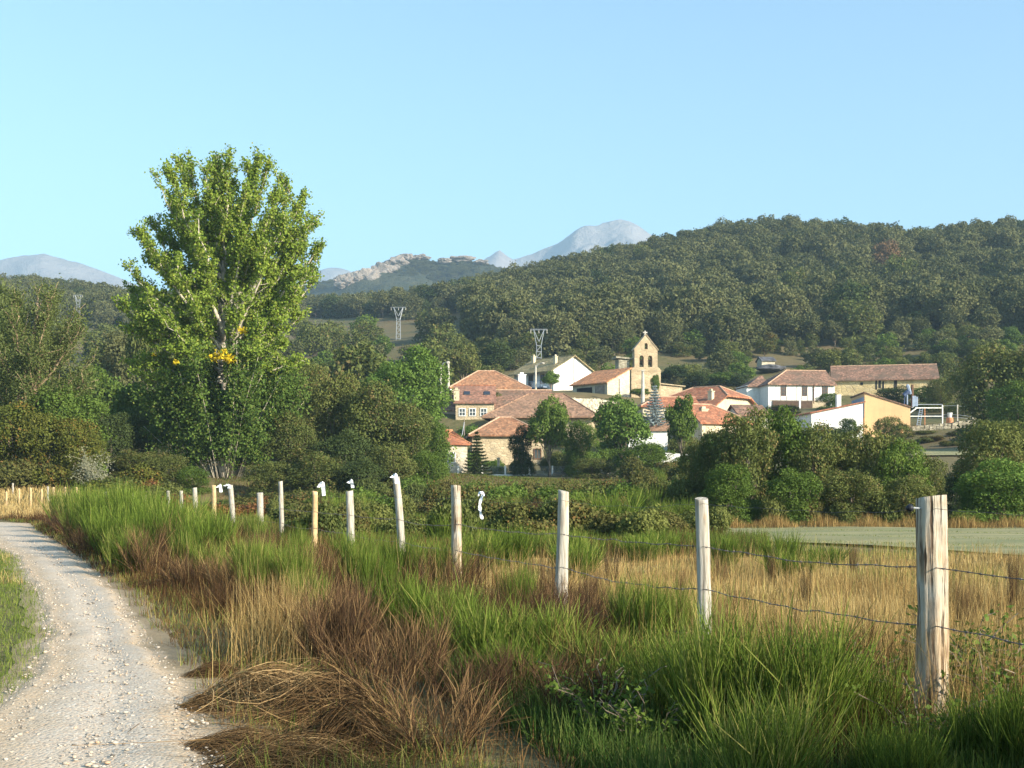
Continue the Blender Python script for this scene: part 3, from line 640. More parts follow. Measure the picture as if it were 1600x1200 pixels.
cs = MB().box(-.09, .09, .5, .68, zz(523.5), zz(516)); cs.box(-.33, .33, .52, .66, zz(519.6), zz(517.9)); cs.box(-.16, .16, .42, .76, zz(525), zz(521.6)); cs.build('cross', M['concrete'], e)
for bx_ in (-.66, .62):
    pr = [(.26,0),(.235,.06),(.19,.16),(.155,.32),(.12,.44),(.05,.5)]; V = []; Fc = []; n = 12
    for r_, z_ in pr: V += [(bx_ + r_*math.cos(t*6.2832/n), .6 + r_*math.sin(t*6.2832/n), zz(571.5) + z_ * 1.1 + .15) for t in range(n)]
    for i in range(len(pr)-1): Fc += [(i*n+k2, i*n+(k2+1)%n, (i+1)*n+(k2+1)%n, (i+1)*n+k2) for k2 in range(n)]
    bl = MB().add(V, Fc).build('bell', M['bronze'], e, True); MB().box(bx_-.3, bx_+.3, .5, .7, zz(571.5)+.72, zz(571.5)+.95).build('yoke', M['wood'], bl)
na = MB().add([(-2.0,1.25,-2),(2.0,1.25,-2),(2.0,14,-2),(-2.0,14,-2),(-2.0,1.25,zz(581)),(2.0,1.25,zz(581)),(2.0,14,zz(581)),(-2.0,14,zz(581)),(0,1.25,zz(572)),(0,14,zz(572))], [(0,1,5,8,4),(1,2,6,5),(2,3,7,9,6),(3,0,4,7)]); na.build('nave', M['stone_shaded'], e)  # nave stone darkened to paint the shade on its side
nr = MB()
for s in (-1, 1): nr.add([(s*2.3,1.26,zz(582.5)),(s*2.3,14.3,zz(582.5)),(0,14.3,zz(571.4)),(0,1.26,zz(571.4)),(s*2.3,1.26,zz(581)),(s*2.3,14.3,zz(581)),(0,14.3,zz(570)),(0,1.26,zz(570))], [(0,1,2,3),(4,5,6,7),(0,1,5,4),(1,2,6,5),(3,0,4,7)])
nr.build('roof', M['tile_old'], e)
tu = MB().box(-3.85, -2.25, .9, 3.2, -2, zz(561)); tu.build('stair_turret', M['stone_rough'], e)
MB().add([(-4.3,.6,zz(559.4)),(-1.75,.6,zz(561.2)),(-1.75,3.5,zz(561.2)),(-4.3,3.5,zz(559.4)),(-4.3,.6,zz(556.6)),(-1.75,.6,zz(559)),(-1.75,3.5,zz(559)),(-4.3,3.5,zz(556.6))], [(0,1,2,3),(4,5,6,7),(0,1,5,4),(1,2,6,5),(2,3,7,6),(3,0,4,7)]).build('turret_roof', M['stone_rough'], e)
po = MB().box(2.25, 6.2, 2.5, 6.5, -2, zz(600)); po.add([(2.2,2.2,zz(597)),(6.6,2.2,zz(601.5)),(6.6,6.8,zz(601.5)),(2.2,6.8,zz(597)),(2.2,2.2,zz(595.6)),(6.6,2.2,zz(600)),(6.6,6.8,zz(600)),(2.2,6.8,zz(595.6))], [(0,1,2,3),(4,5,6,7),(0,1,5,4),(1,2,6,5),(2,3,7,6),(3,0,4,7)]); po.build('porch', M['stone'], e)
# long red-roofed house in the middle, half-hipped end to the right
Z = 150; rz = R(-40); L, W, H = 11.0, 10.2, 3.4; cr = Vector((PX(1115, Z), Z, PZ(633, Z) - H)); c = cr - rot(L/2, -W/2, rz); rh = 2.55
e = house('stone_house', 'long bright red-roofed house with cream half-hipped end and paired windows', 'house', c, rz, L, W, H, rh, 0, .5, 'cream', 'tile_red', .5, .55,
    [('right', -.55, 2.35, .42, .95, 'wood', 0, 0), ('right', .2, 2.35, .42, .95, 'wood', 0, 0), ('right', 1.7, 2.35, .42, .95, 'wood', 0, 0), ('right', 2.4, 2.35, .42, .95, 'wood', 0, 0), ('front', 3.6, 1.3, 2.4, 1.5, 'wood', 3, 0), ('front', -2, 1.2, .8, 1.2, 'wood', 1, 0)],
    [(4.3, -3.7, .55, 5.1, 'cream')])
bb = MB()
for i in range(9): y = -2.6 + i * .65; bb.box(L/2 + .02, L/2 + .5, y - .07, y + .07, H + rh * .5 - .28, H + rh * .5 - .1)
bb.build('rafter_ends', M['wood'], e)
c, L, rh = spot(1004, 1090, 634, 622, 146, R(6), 4, 3.0)
house('stone_house', 'low red-tiled lean house front below the long red roof, behind the blue spruce', 'house', c, R(6), L, 4, 3, rh, 0, 1, 'cream', 'tile_red', .3, .3)
c, L, rh = spot(1094, 1180, 660, 634, 134, R(24), 6.5, 4.0)
house('stone_house', 'cream house with drooping red roof half hidden by the hedge oaks', 'house', c, R(24), L, 6.5, 4.0, rh, 1, 0, 'cream', 'tile_red', .35, .4, [('front', -1.2, 1.7, .7, 1.1, 'wood', 1, 0), ('front', 1.2, 1.7, .7, 1.1, 'wood', 1, 0)], [(-1.6, -1.0, .8, 5.4, 'cream')])
c, L, rh = spot(982, 1043, 671, 653, 126, R(-4), 5, 2.0)
house('shed', 'small white-walled shed with flat brown roof in front of the blue spruce', 'shed', c, R(-4), L, 5, 2.0, rh, 1, 1, 'white', 'tile_brown', .25, .25, ridge=None)
c, L, rh = spot(1155, 1200, 648, 634, 140, R(10), 4.5, 3.0)
house('shed', 'low grey-walled shed with old brown tiles right of the cream house', 'shed', c, R(10), L, 4.5, 3.0, rh, 1, 1, 'concrete', 'tile_old', .25, .25, ridge=None)
# white half-timbered house and the barn beside it
c, L, rh = spot(1199, 1306, 599.5, 580, 180, R(8), 7.5, 5.4)
e = house('white_house', 'white timbered house with three tall brown windows above an open ground floor', 'house', c, R(8), L, 7.5, 5.4, rh, 0, 1, 'white', 'tile_old', .4, .2,
    [('front', -2.65, 3.75, .62, 1.35, 'wood', 2, 2), ('front', .45, 3.75, .62, 1.35, 'wood', 2, 2), ('front', 3.45, 3.75, .62, 1.35, 'wood', 2, 2)], low=1, inl=4.2)
MB().box(-4.3, 1.55, -3.9, -3.76, .4, 2.95).build('ground_floor_shade', M['recess_shade'], e); MB().box(-.45, -.2, -3.98, -3.78, 0, 3.0).build('pillar', M['white'], e)  # dark slab on the wall paints the shade under the upper floor
MB().box(1.56, 4.2, -3.86, -3.752, -.8, 3.0).build('stone_base', M['stone'], e)
tb = MB()
for u in (-3.75, -2.98 - .1, -2.2, -.7, .02, .88, 3.02): tb.box(u - .035, u + .035, -3.775, -3.753, 3.05, 3.65 if u in (-3.08, -2.2, .02, .88) else 5.3)
tb.box(-4.7, 4.75, -3.785, -3.755, 2.98, 3.06); tb.build('timber', M['wood_grey'], e)
MB().tube([(1.75, -3.83, 5.35), (1.75, -3.83, 2.6)], [.08, .08]).build('drainpipe', M['wood'], e)
c, L, rh = spot(1168, 1199, 602, 588, 183, R(8), 5, 5)
house('white_house', 'pale set-back wing at the left end of the timbered white house', 'house', c, R(8), L + .3, 5, 5, rh, 0, 1, 'white', 'tile_old', .4, .05, ridge=None)
c, L, rh = spot(1307, 1458, 591.5, 572, 190, R(-13), 8.4, 5.6)
e = house('barn', 'long old barn with wavy brown roof and ochre wall right of the white house', 'barn', c, R(-13), L, 8.4, 5.6, rh, 1, 1, 'barn_wall', 'tile_old', .5, .4, [('right', 0, 4.4, .5, .6, 'wood', 0, 0)])
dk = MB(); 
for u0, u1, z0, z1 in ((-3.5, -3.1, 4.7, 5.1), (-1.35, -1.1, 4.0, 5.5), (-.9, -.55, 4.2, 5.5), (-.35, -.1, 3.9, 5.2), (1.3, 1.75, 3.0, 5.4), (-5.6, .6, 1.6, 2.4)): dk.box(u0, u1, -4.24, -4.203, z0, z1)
dk.build('opening_shade', M['dark'], e); MB().box(-6.6, 1.2, -4.5, -4.204, 2.6, 2.95).build('beam', M['cream'], e)  # flat dark boxes paint the shade within the barn's openings
# white shed and orange shed with single-pitch roofs in front
def profile_shed(name, label, pts, Z, depth, rz, wall, tile, over=.25, th=.14):
    x0, y0 = pts[0]; c = Vector((PX(pts[0][0], Z), Z, PZ(pts[0][1], Z))); q = [((x - x0) / F * Z, (y0 - y) / F * Z) for x, y in pts]
    e = empty(name, c, rz, label, 'shed'); MB().prism(q, 0, depth).build('wall', M[wall], e)
    (xa, za), (xb, zb) = q[-1], q[-2]; d = Vector((xb - xa, 0, zb - za)).normalized()
    xa -= d.x*over; za -= d.z*over; xb += d.x*over; zb += d.z*over
    MB().prism([(xa, za + .01), (xb, zb + .01), (xb, zb + th), (xa, za + th)], -over, depth + over).build('roof', M[tile], e); return e
e = profile_shed('white_shed', 'white-walled shed with sloping red-edged roof behind the hedge', [(1268,710),(1351,710),(1351,629),(1268,646)], 144, 7, R(6), 'white', 'tile_red')
MB().box(3.7, 4.2, 2, 2.5, 4.5, 6.9).build('chimney', M['white'], e)
e = profile_shed('orange_shed', 'orange rendered shed whose roof slopes down to the right', [(1351,700),(1421,690),(1421,637),(1351,614.5)], 147, 8, R(-4), 'orange', 'tile_old', .12)
MB().box(4.0, 4.25, -.06, -.003, 1.2, 2.9).build('door', M['clay'], e)
MB().box(-.04, -.005, .3, 7.5, 3.5, 5.9).build('side_wall_shade', M['paleblue'], e)  # pale blue sheet paints shade on the shed's left side wall
# yard of the orange shed: pipe frame, boards, bucket, wall, wire fence posts
Z = 149; q3 = lambda px, py, dz=0: P(px, py, Z + dz)
e = empty('pipe_frame', q3(1446, 664), 0, 'white metal pipe frame of an open shelter beside the orange shed', 'frame')
def rel(mb_name, mat, segs, r, par):
    mb = MB()
    for a, b in segs: mb.tube([a - par.location, b - par.location], [r, r], 6)
    return mb.build(mb_name, M[mat], par)
rel('upright', 'white', [(q3(1472.5, 665), q3(1472.5, 633))], .085, e); rel('upright', 'white', [(q3(1420, 668), q3(1420, 645))], .085, e); rel('upright', 'clay', [(q3(1445, 665), q3(1445, 637))], .05, e)
rel('rail', 'white', [(q3(1430, 637.5), q3(1472, 637.5))], .075, e); rel('rail', 'white', [(q3(1420, 650.5), q3(1472, 650.5))], .06, e); rel('brace', 'white', [(q3(1419, 647), q3(1433, 637))], .09, e)
rel('roof_tube', 'steel', [(q3(1432, 632, 3), q3(1472, 632, 3)), (q3(1432, 632, 3), q3(1425, 637)), (q3(1472, 632, 3), q3(1472, 634))], .05, e)
mb = MB(); a, b = q3(1432, 666), q3(1437, 639); c2, d2 = q3(1437.5, 666), q3(1441.5, 639)
mb.tube([a, b], [.045, .045]); mb.tube([c2, d2], [.045, .045])
for t in np.linspace(.08, .92, 8): mb.tube([a.lerp(b, t), c2.lerp(d2, t)], [.03, .03])
tag(mb.build('ladder', M['paleblue']), 'pale blue ladder leaning inside the white pipe frame', 'ladder')
mb = MB(); mb.box(PX(1430, Z), PX(1435.5, Z), Z + 1, Z + 1.12, PZ(634, Z), PZ(617.5, Z)); mb.box(PX(1435.6, Z), PX(1438.5, Z), Z + .98, Z + 1.14, PZ(634, Z), PZ(619, Z))
tag(mb.build('door_panel', M['paleblue']), 'pale blue door panel standing upright behind the shed roof', 'panel')
e = empty('machine', q3(1420, 634, 3), 0, 'tangle of blue and white farm machinery against a brown post', 'machine')
rel('post', 'wood', [(q3(1425.5, 636, 3), q3(1425.5, 601, 3))], .16, e)
rel('hopper', 'blue', [(q3(1412, 618, 3), q3(1420, 611, 3))], .28, e); rel('leg', 'paleblue', [(q3(1417.5, 632, 3), q3(1417.5, 617, 3))], .1, e); rel('leg', 'blue', [(q3(1413, 632, 3), q3(1413.5, 617, 3))], .08, e); rel('arm', 'paleblue', [(q3(1418, 602, 3), q3(1423, 616, 3))], .2, e); rel('cap', 'paleblue', [(q3(1418, 600.5, 3), q3(1418.5, 606, 3))], .15, e)
mb = MB(); bx_, bz_ = PX(1484, Z), PZ(659, Z); n = 14
e = empty('bucket', (bx_, Z, PZ(652.5, Z)), 0, 'white bucket standing on a round clay block', 'bucket')
MB().tube([(0,0,0),(0,0,.4),(0,0,.5)], [.21,.27,.28], 14).build('body', M['white'], e, False); MB().tube([(0,0,.5),(0,0,.56)], [.31,.31], 14).build('rim', M['white'], e)
tag(MB().tube([(bx_, Z, PZ(664, Z)), (bx_, Z, PZ(652.6, Z))], [.42, .38], 14).build('clay_block', M['clay']), 'round orange clay block on the rubble wall under the bucket', 'block')
for px, t_, b_, r_, lb in ((1496, 633, 664, .075, 'tall whitish fence pole on the rubble wall'), (1519.5, 643, 660, .10, 'short pale stub post at the right end of the rubble wall')):
    mb = MB(); mb.tube([q3(px, b_), q3(px, t_)], [r_, r_]); mb.tube([q3(px, t_), q3(px, t_ - .6)], [r_ * 1.3, r_ * 1.2]); tag(mb.build('yard_post', M['concrete']), lb, 'post')
mb = MB()
for py in (634, 648, 652): mb.tube([q3(1472, py), q3(1496, py), q3(1519, py + 3)], [.018] * 3, 4)
tag(mb.build('yard_wire', M['steel']), 'thin wires strung between the poles of the shed yard', 'wire')
def rubble_wall(name, label, pts, Z0, th, mat, course=.3):
    """wall of individual stones: pts = (px, top, bottom, depth)"""
    g = np.random.default_rng(int(pts[0][0])); mb = MB(); top = MB()
    A = [Vector((PX(p[0], p[3]), p[3], 0)) for p in pts]
    for (p, a), (p2, b) in zip(zip(pts, A), zip(pts[1:], A[1:])):
        L_ = (b - a).length; d = (b - a) / L_; nrm = Vector((d.y, -d.x, 0)); n = max(1, int(L_ / .42))
        for i in range(n):
            t0, t1 = i / n, (i + 1) / n; tm = (t0 + t1) / 2
            zt = PZ(p[1] + (p2[1] - p[1]) * tm, p[3] + (p2[3] - p[3]) * tm); zb_ = PZ(p[2] + (p2[2] - p[2]) * tm, p[3] + (p2[3] - p[3]) * tm) - .6
            z = zb_
            while z < zt:
                h = course * g.uniform(.7, 1.3); z1 = min(z + h, zt + g.uniform(-.05, .1)); o0 = g.uniform(-.06, .06)
                q = a.lerp(b, t0) + nrm * (o0 + th/2) + d * g.uniform(-.02, .08); q2 = a.lerp(b, t1) + nrm * (g.uniform(-.06, .06) + th/2) ; r1 = q - nrm * th; r2 = q2 - nrm * th
                if z1 > z + .02: mb.add([(*q.xy, z), (*q2.xy, z), (*r2.xy, z), (*r1.xy, z), (*q.xy, z1 - .02), (*q2.xy, z1 - g.uniform(0, .05)), (*r2.xy, z1), (*r1.xy, z1)], [(0,3,2,1),(4,5,6,7),(0,1,5,4),(1,2,6,5),(2,3,7,6),(3,0,4,7)])
                z += h
    return tag(mb.build(name, M[mat]), label, 'wall')
rubble_wall('stone_wall', 'rough rubble wall below the shed yard and bucket', [(1416,666,684,148),(1450,664.5,682,148),(1485,661,677,148),(1522,654.5,672,149)], 148, .6, 'stone_rough')
rubble_wall('stone_wall', 'tall pale retaining wall on the terrace below the church', [(868,623,662,156),(900,622,660,159),(935,624,652,164),(968,628,648,168)], 160, .6, 'stone_pale', .4)
rubble_wall('stone_wall', 'low dry-stone wall continuing the white mesh fence', [(832,741,748,116),(870,740.5,749,116),(920,740,749,116),(976,737,746,116)], 116, .5, 'stone_rough', .22)
tag(MB().prism([(0,0),(4.6,0),(4.6,1.05),(2.3,1.2),(0,1.0)], 0, .25).build('garden_wall', M['white']), 'white garden wall glimpsed under the trees below the cream house', 'wall').location = P(1000, 727, 122)
# mesh fence on a white base at the village edge
e = empty('mesh_fence', P(762, 744, 116), 0, 'wire mesh fence with white posts on a low white base', 'fence'); lx = lambda px: PX(px, 116) - e.location.x
MB().box(lx(688), lx(830), -.15, .15, -.8, .16).build('base_wall', M['white'], e)
for px in (716, 753.5, 789.5, 827, 863, 903): MB().box(lx(px) - .08, lx(px) + .08, -.08, .08, .1, .95).build('post', M['white'], e)
mb = MB()
for i in range(int((lx(905) - lx(690)) / .11)): x = lx(690) + i * .11; mb.box(x, x + .008, -.006, .006, .16, .9)
for z in np.arange(.2, .92, .1): mb.box(lx(690), lx(905), -.006, .006, z, z + .008)
mb.build('mesh', M['steel'], e)
# street lamps, poles, sign
def pole(name, label, px, base, top, Z, r, mat, cat='pole', arm=None):
    a, b = P(px, base, Z), P(px, top, Z); e = empty(name, a, 0, label, cat); H_ = (b - a).length
    MB().tube([(0,0,-1.5), (0,0,H_ * .5), (0,0,H_)], [r * 1.25, r, r * .8], 8).build('shaft', M[mat], e, False)
    if arm:
        dx, dz = arm; MB().tube([(0,0,H_ - .3), (dx * .5, -.1, H_ + dz * .8), (dx, -.2, H_ + dz)], [.05, .045, .04]).build('arm', M['steel'], e)
        MB().tube([(dx - .05, -.2, H_ + dz), (dx + .25 * (1 if dx > 0 else -1), -.25, H_ + dz + .03), (dx + .5 * (1 if dx > 0 else -1), -.3, H_ + dz)], [.07, .15, .06], 8).build('lamp_head', M['concrete'], e, True)
    else: MB().box(-r * 1.1, r * 1.1, -r * 1.1, r * 1.1, H_, H_ + r * .8).build('cap', M[mat], e)
    return e
pole('utility_pole', 'pale concrete pole behind the round green tree', 700.5, 600, 568, 170, .17, 'concrete')
pole('street_lamp', 'street lamp on a pale pole left of the concrete pole', 688.5, 600, 572, 172, .15, 'concrete', 'street lamp', (.75, .5))
pole('street_lamp', 'concrete pole with lamp arm in front of the white mossy-roofed house', 837, 611, 571, 172, .14, 'concrete', 'street lamp', (.7, .25))
pole('utility_pole', 'tall concrete pole in front of the belfry', 1004.5, 622, 580, 165, .20, 'concrete')
pole('street_lamp', 'thin dark lamp post beside the small conifer garden', 725.5, 690, 655, 128, .05, 'wood_grey', 'street lamp', (-.4, -1.9))
pole('garden_post', 'pale wooden post standing behind the mesh fence', 779, 743, 717, 118, .14, 'cream', 'post')
e = empty('road_sign', P(939.5, 740, 117), 0, 'blue road sign on a pale post right of the mesh fence', 'sign'); MB().box(-.09, .09, -.05, .05, -.3, .95).build('post', M['concrete'], e); MB().prism([(-.22,.55),(.22,.5),(.26,1.25),(-.1,1.2)], -.07, -.052).build('plate', M['blue'], e)
# lattice pylons
def pylon(label, px, top, Z, wpx, H_):
    e = empty('pylon', (PX(px, Z), Z, PZ(top, Z) - H_), 0, label, 'pylon', 'power line pylons'); w2 = wpx / F * Z / 2; b = MB(); bw = .75; ym = H_ - 3.0
    for s in (-1, 1):
        for t in (-1, 1): b.bar((s * bw, t * bw, -2), (s * .42, t * .42, ym), .06, .05, 4)
    n = 9
    for i in range(n):
        z0, z1 = ym * i / n, ym * (i + 1) / n; f0, f1 = bw + (.42 - bw) * i / n, bw + (.42 - bw) * (i + 1) / n
        for t in (-1, 1): b.bar((-f0, t*f0, z0), (f1, t*f1, z1), .028, None, 4); b.bar((t*f0, -f0, z0), (t*f1, f1, z1), .028, None, 4); b.bar((-f1, t*f1, z1), (f1, t*f1, z1), .04, None, 4)
    b.build('lattice_tower', M['steel'], e); a = MB()
    for s in (-1, 1):
        for t in (-.35, .35): a.bar((s * .42, t, ym), (s * w2 * .62, t * .6, H_), .06, .05, 4); a.bar((s * .05, t, ym + .8), (s * w2 * .62, t * .6, H_), .05, None, 4)
    a.bar((-w2, 0, H_), (w2, 0, H_), .06, None, 4); a.bar((-w2, .2, H_ - .15), (w2, .2, H_ - .15), .04, None, 4)
    a.build('crossarm', M['steel'], e); ins = MB()
    for x in (-w2 + .1, 0, w2 - .1): ins.tube([(x, 0, H_ - .1), (x, 0, H_ - .75)], [.05, .07], 5)
    ins.build('insulators', M['concrete'], e)
pylon('grey lattice pylon on the dry clearing left of the village', 622.5, 480, 320, 24, 14); pylon('grey lattice pylon rising behind the white mossy-roofed house', 842, 514.5, 235, 27, 13); pylon('far pale pylon on the wooded slope left of the poplar', 122, 461, 400, 15, 13)
# ruin and boulder on the slope above the village
c, L, rh = spot(1190, 1211, 563, 558.5, 226, R(10), 2.5, 1.2)
house('hut', 'tiny grey-roofed hut on the slope above the timbered house', 'hut', c, R(10), L, 2.5, 1.2, rh, 1, 1, 'stone_pale', 'rock_grey', .25, .2, ridge=None)
o = link('boulder', blob(4.2, 3, .4, (2.5, 1.6, .6)), M['rock_grey'], None, P(1204, 575.5, 219)); tag(o, 'big dark grey boulder below the tiny hut', 'boulder')
# ------------------------------------------------------------------ trees
FAR = [tree_meshes(100 + i, 9, 4.2, 2200, .30, .06, 26 + i, (.20, .38), .16, 0, i % 2 == 0) for i in range(6)]
for i, t in enumerate(FAR):
    t[0].materials.clear(); t[0].materials.append(M['bark']); t[1].materials.clear(); t[1].materials.append(M['oak_far'])
def joined(i, mat):
    """far tree as one mesh: crown and trunk together"""
    tr, cr = FAR[i]; me = bpy.data.meshes.new('oak'); V = [v.co[:] for v in cr.vertices]; n = len(V); V += [v.co[:] for v in tr.vertices]
    Fc = [tuple(p.vertices) for p in cr.polygons] + [tuple(x + n for x in p.vertices) for p in tr.polygons]; nc = len(cr.polygons)
    me.from_pydata(V, [], Fc); a = me.attributes.new('tint', 'FLOAT', 'POINT'); tv = np.zeros(len(V), np.float32); b = np.empty(n, np.float32); cr.attributes['tint'].data.foreach_get('value', b); tv[:n] = b; a.data.foreach_set('value', tv)
    me.materials.append(mat); me.materials.append(M['bark']); mi = np.zeros(len(Fc), np.int32); mi[nc:] = 1; me.polygons.foreach_set('material_index', mi); me.update(); return me
FARM = [joined(i, M['oak_far']) for i in range(6)] + [joined(2, M['oak_mid']), joined(4, M['oak_far']), joined(0, M['yew_green'])]
bnd = np.array([(-400,520),(0,520),(330,520),(470,508),(560,506),(640,498),(700,512),(760,566),(820,575),(900,562),(1000,552),(1060,550),(1150,552),(1250,546),(1340,544),(1450,528),(1500,524),(1600,526),(2000,526)], float)
g = np.random.default_rng(11); pts = []
for y in np.arange(226, 640, 5.6):
    for x in np.arange(-y * .53 - 8, y * .53 + 8, 5.6):
        xx, yy = x + g.uniform(-2.4, 2.4), y + g.uniform(-2.4, 2.4); pts.append((xx, yy))
pts = np.array(pts); zz_ = ground(pts[:, 0], pts[:, 1]); ppx = 800 + pts[:, 0] / pts[:, 1] * F; ppy = HY - (zz_ - EYE) / pts[:, 1] * F
ok = (ppy < np.interp(ppx, bnd[:, 0], bnd[:, 1]) + g.uniform(-5, 5, len(pts)))
ok &= ~((ppx > 470) & (ppx < 640) & (ppy > 498)) & ~((ppx > 640) & (ppx < 730) & (ppy > 488) & (pts[:, 1] < 380))
ok &= ~((np.abs(ppx - 842) < 46) & (pts[:, 1] < 242)) & ~((np.abs(ppx - 622) < 30) & (pts[:, 1] < 325)) & ~((np.abs(ppx - 122) < 30) & (pts[:, 1] < 404))
pts = pts[ok]; zz_ = zz_[ok]; ppx = ppx[ok]; ppy = ppy[ok]
# hidden behind the crest or not, roughly: the running skyline seen from the camera
order = np.argsort(pts[:, 1]); sky_ = np.full(4000, 1e4); vis = np.zeros(len(pts), bool)
for i in order:
    b = int(np.clip(ppx[i] + 1000, 30, 3900)); top = ppy[i] - 8 / pts[i, 1] * F; w_ = max(2, int(2.6 / pts[i, 1] * F))
    vis[i] = top < sky_[b - w_:b + w_].mean() + 3; sky_[b - w_:b + w_] = np.minimum(sky_[b - w_:b + w_], top + 4)
red = min(range(len(pts)), key=lambda i: (ppx[i] - 1388) ** 2 + (ppy[i] - 432) ** 2 * 1.5 + (0 if vis[i] else 1e6))
front = (np.hypot(pts[:, 0] - pts[red, 0], (pts[:, 1] - pts[red, 1] + 7) * .6) < 6.5) & (np.arange(len(pts)) != red); vis &= ~front      # the dying oak stands in a small gap
inside = vis & (ppx > -15) & (ppx < 1615); near = [i for i in order if inside[i] and ppx[i] > 430][:180]; near = set(near)
fs = .6 + .85 * g.uniform(0, 1, len(pts)) ** 1.5; fs = np.where(pts[:, 1] > 395, np.minimum(fs, np.where(ppx < 1120, .95, 1.05)), np.minimum(fs, 1.3)); fr = g.uniform(0, 6.28, len(pts)); fv = np.where(g.uniform(size=len(pts)) < .16, g.integers(6, 9, len(pts)), g.integers(0, 6, len(pts))); fz = g.uniform(.85, 1.15, len(pts))
for i in sorted(near | {red}):
    o = bpy.data.objects.new('oak_tree', FARM[fv[i]] if i != red else joined(2, M['oak_red'])); col.objects.link(o); o.location = (*pts[i], zz_[i] - .2); o.rotation_euler = (0, 0, fr[i]); o.scale = (fs[i], fs[i], fs[i] * fz[i])
    if i == red: tag(o, 'reddish-brown dying oak standing out in the hillside forest', 'tree'); o.scale = (1.25, 1.25, 1.35)
    else: tag(o, 'dull green oak in the dense forest on the hillside behind the village', 'tree', 'oaks of the hillside forest')
def scatter_wood(name, label, P_, S3, RZ, IDX, sources):
    """one object: points with an instance of a tree on each"""
    me = bpy.data.meshes.new(name); me.vertices.add(len(P_)); me.vertices.foreach_set('co', np.asarray(P_, np.float32).ravel())
    a = me.attributes.new('s3', 'FLOAT_VECTOR', 'POINT'); a.data.foreach_set('vector', np.asarray(S3, np.float32).ravel())
    a = me.attributes.new('rz', 'FLOAT_VECTOR', 'POINT'); a.data.foreach_set('vector', np.asarray([(0, 0, r) for r in RZ], np.float32).ravel())
    a = me.attributes.new('ix', 'INT', 'POINT'); a.data.foreach_set('value', np.asarray(IDX, np.int32))
    o = bpy.data.objects.new(name, me); col.objects.link(o); tag(o, label, 'wood', None, 'stuff')
    ng = bpy.data.node_groups.new(name, 'GeometryNodeTree'); ng.interface.new_socket('Geometry', in_out='INPUT', socket_type='NodeSocketGeometry'); ng.interface.new_socket('Geometry', in_out='OUTPUT', socket_type='NodeSocketGeometry')
    N = ng.nodes; gi = N.new('NodeGroupInput'); go = N.new('NodeGroupOutput'); ip = N.new('GeometryNodeInstanceOnPoints'); jn = N.new('GeometryNodeJoinGeometry')
    for s in reversed(sources):
        oi = N.new('GeometryNodeObjectInfo'); oi.inputs['Object'].default_value = s; oi.inputs['As Instance'].default_value = True; ng.links.new(oi.outputs['Geometry'], jn.inputs[0])
    def at(nm, ty):
        x = N.new('GeometryNodeInputNamedAttribute'); x.data_type = ty; x.inputs[0].default_value = nm; return [q for q in x.outputs if q.enabled][0]
    ng.links.new(gi.outputs[0], ip.inputs['Points']); ng.links.new(jn.outputs[0], ip.inputs['Instance']); ip.inputs['Pick Instance'].default_value = True
    ng.links.new(at('ix', 'INT'), ip.inputs['Instance Index']); ng.links.new(at('rz', 'FLOAT_VECTOR'), ip.inputs['Rotation']); ng.links.new(at('s3', 'FLOAT_VECTOR'), ip.inputs['Scale'])
    ng.links.new(ip.outputs[0], go.inputs[0]); md = o.modifiers.new('trees', 'NODES'); md.node_group = ng; return o
src = []
for v in range(9): src.append(next(o for o in col.objects if o.type == 'MESH' and o.data == FARM[v]))
rest = [i for i in order if i not in near and i != red and not front[i] and (vis[i] or g.uniform() < .5)]
scatter_wood('far_forest', 'far oak forest covering the upper hill and the left slope', [(*pts[i], zz_[i] - .2) for i in rest], [(fs[i], fs[i], fs[i] * fz[i]) for i in rest], fr[rest], fv[rest], src)
hp = []
while len(hp) < 2600:
    x, y = g.uniform(-320, 60), 1300 - abs(g.normal(0, 95)) + 12; z = float(hill_z(x, y))
    py = HY - (z - EYE) / y * F; px = 800 + x / y * F
    if 545 < px < 640 and abs(py - (446 - (px - 545) * .42)) < 11 and g.uniform() < .93: continue
    hp.append((x, y, z))
n_ = len(hp); s_ = g.uniform(.45, .95, n_)
scatter_wood('hill_woodland', 'scrubby woodland covering the far rocky hill', hp, np.c_[s_, s_, s_ * .6], g.uniform(0, 6.28, n_), g.integers(0, 6, n_), src)

# oaks standing about on the left slope and in the valley, small in the picture: one mesh each
FARV = [joined(i, M['oak_mid']) for i in range(6)] + [joined(i, M['oak_far']) for i in range(3)] + [joined(i, M['oak_green']) for i in range(2)]
g = np.random.default_rng(77); done = []; tries = 0
while len(done) < 112 and tries < 4000:
    tries += 1; px, Z = g.uniform(-60, 720), g.uniform(115, 330) if tries % 2 else g.uniform(170, 330); x = PX(px, Z)
    if any((x - a) ** 2 + (Z - b) ** 2 < 34 for a, b in done) or (px > 470 and 296 < Z < 345) or (px > 600 and Z < 190) or abs(px - 622) < 26 and Z < 322 or abs(px - 122) < 22: continue
    done.append((x, Z)); s = g.uniform(.55, 1.1)
    o = bpy.data.objects.new('oak_tree', FARV[g.integers(0, len(FARV))]); col.objects.link(o); o.location = (x, Z, gz(x, Z) - .2); o.rotation_euler = (0, 0, g.uniform(0, 6.28)); o.scale = (s, s, s * g.uniform(.85, 1.1))
    tag(o, 'oak of the open wood on the left slope behind the poplar', 'tree', 'oaks on the left slope')

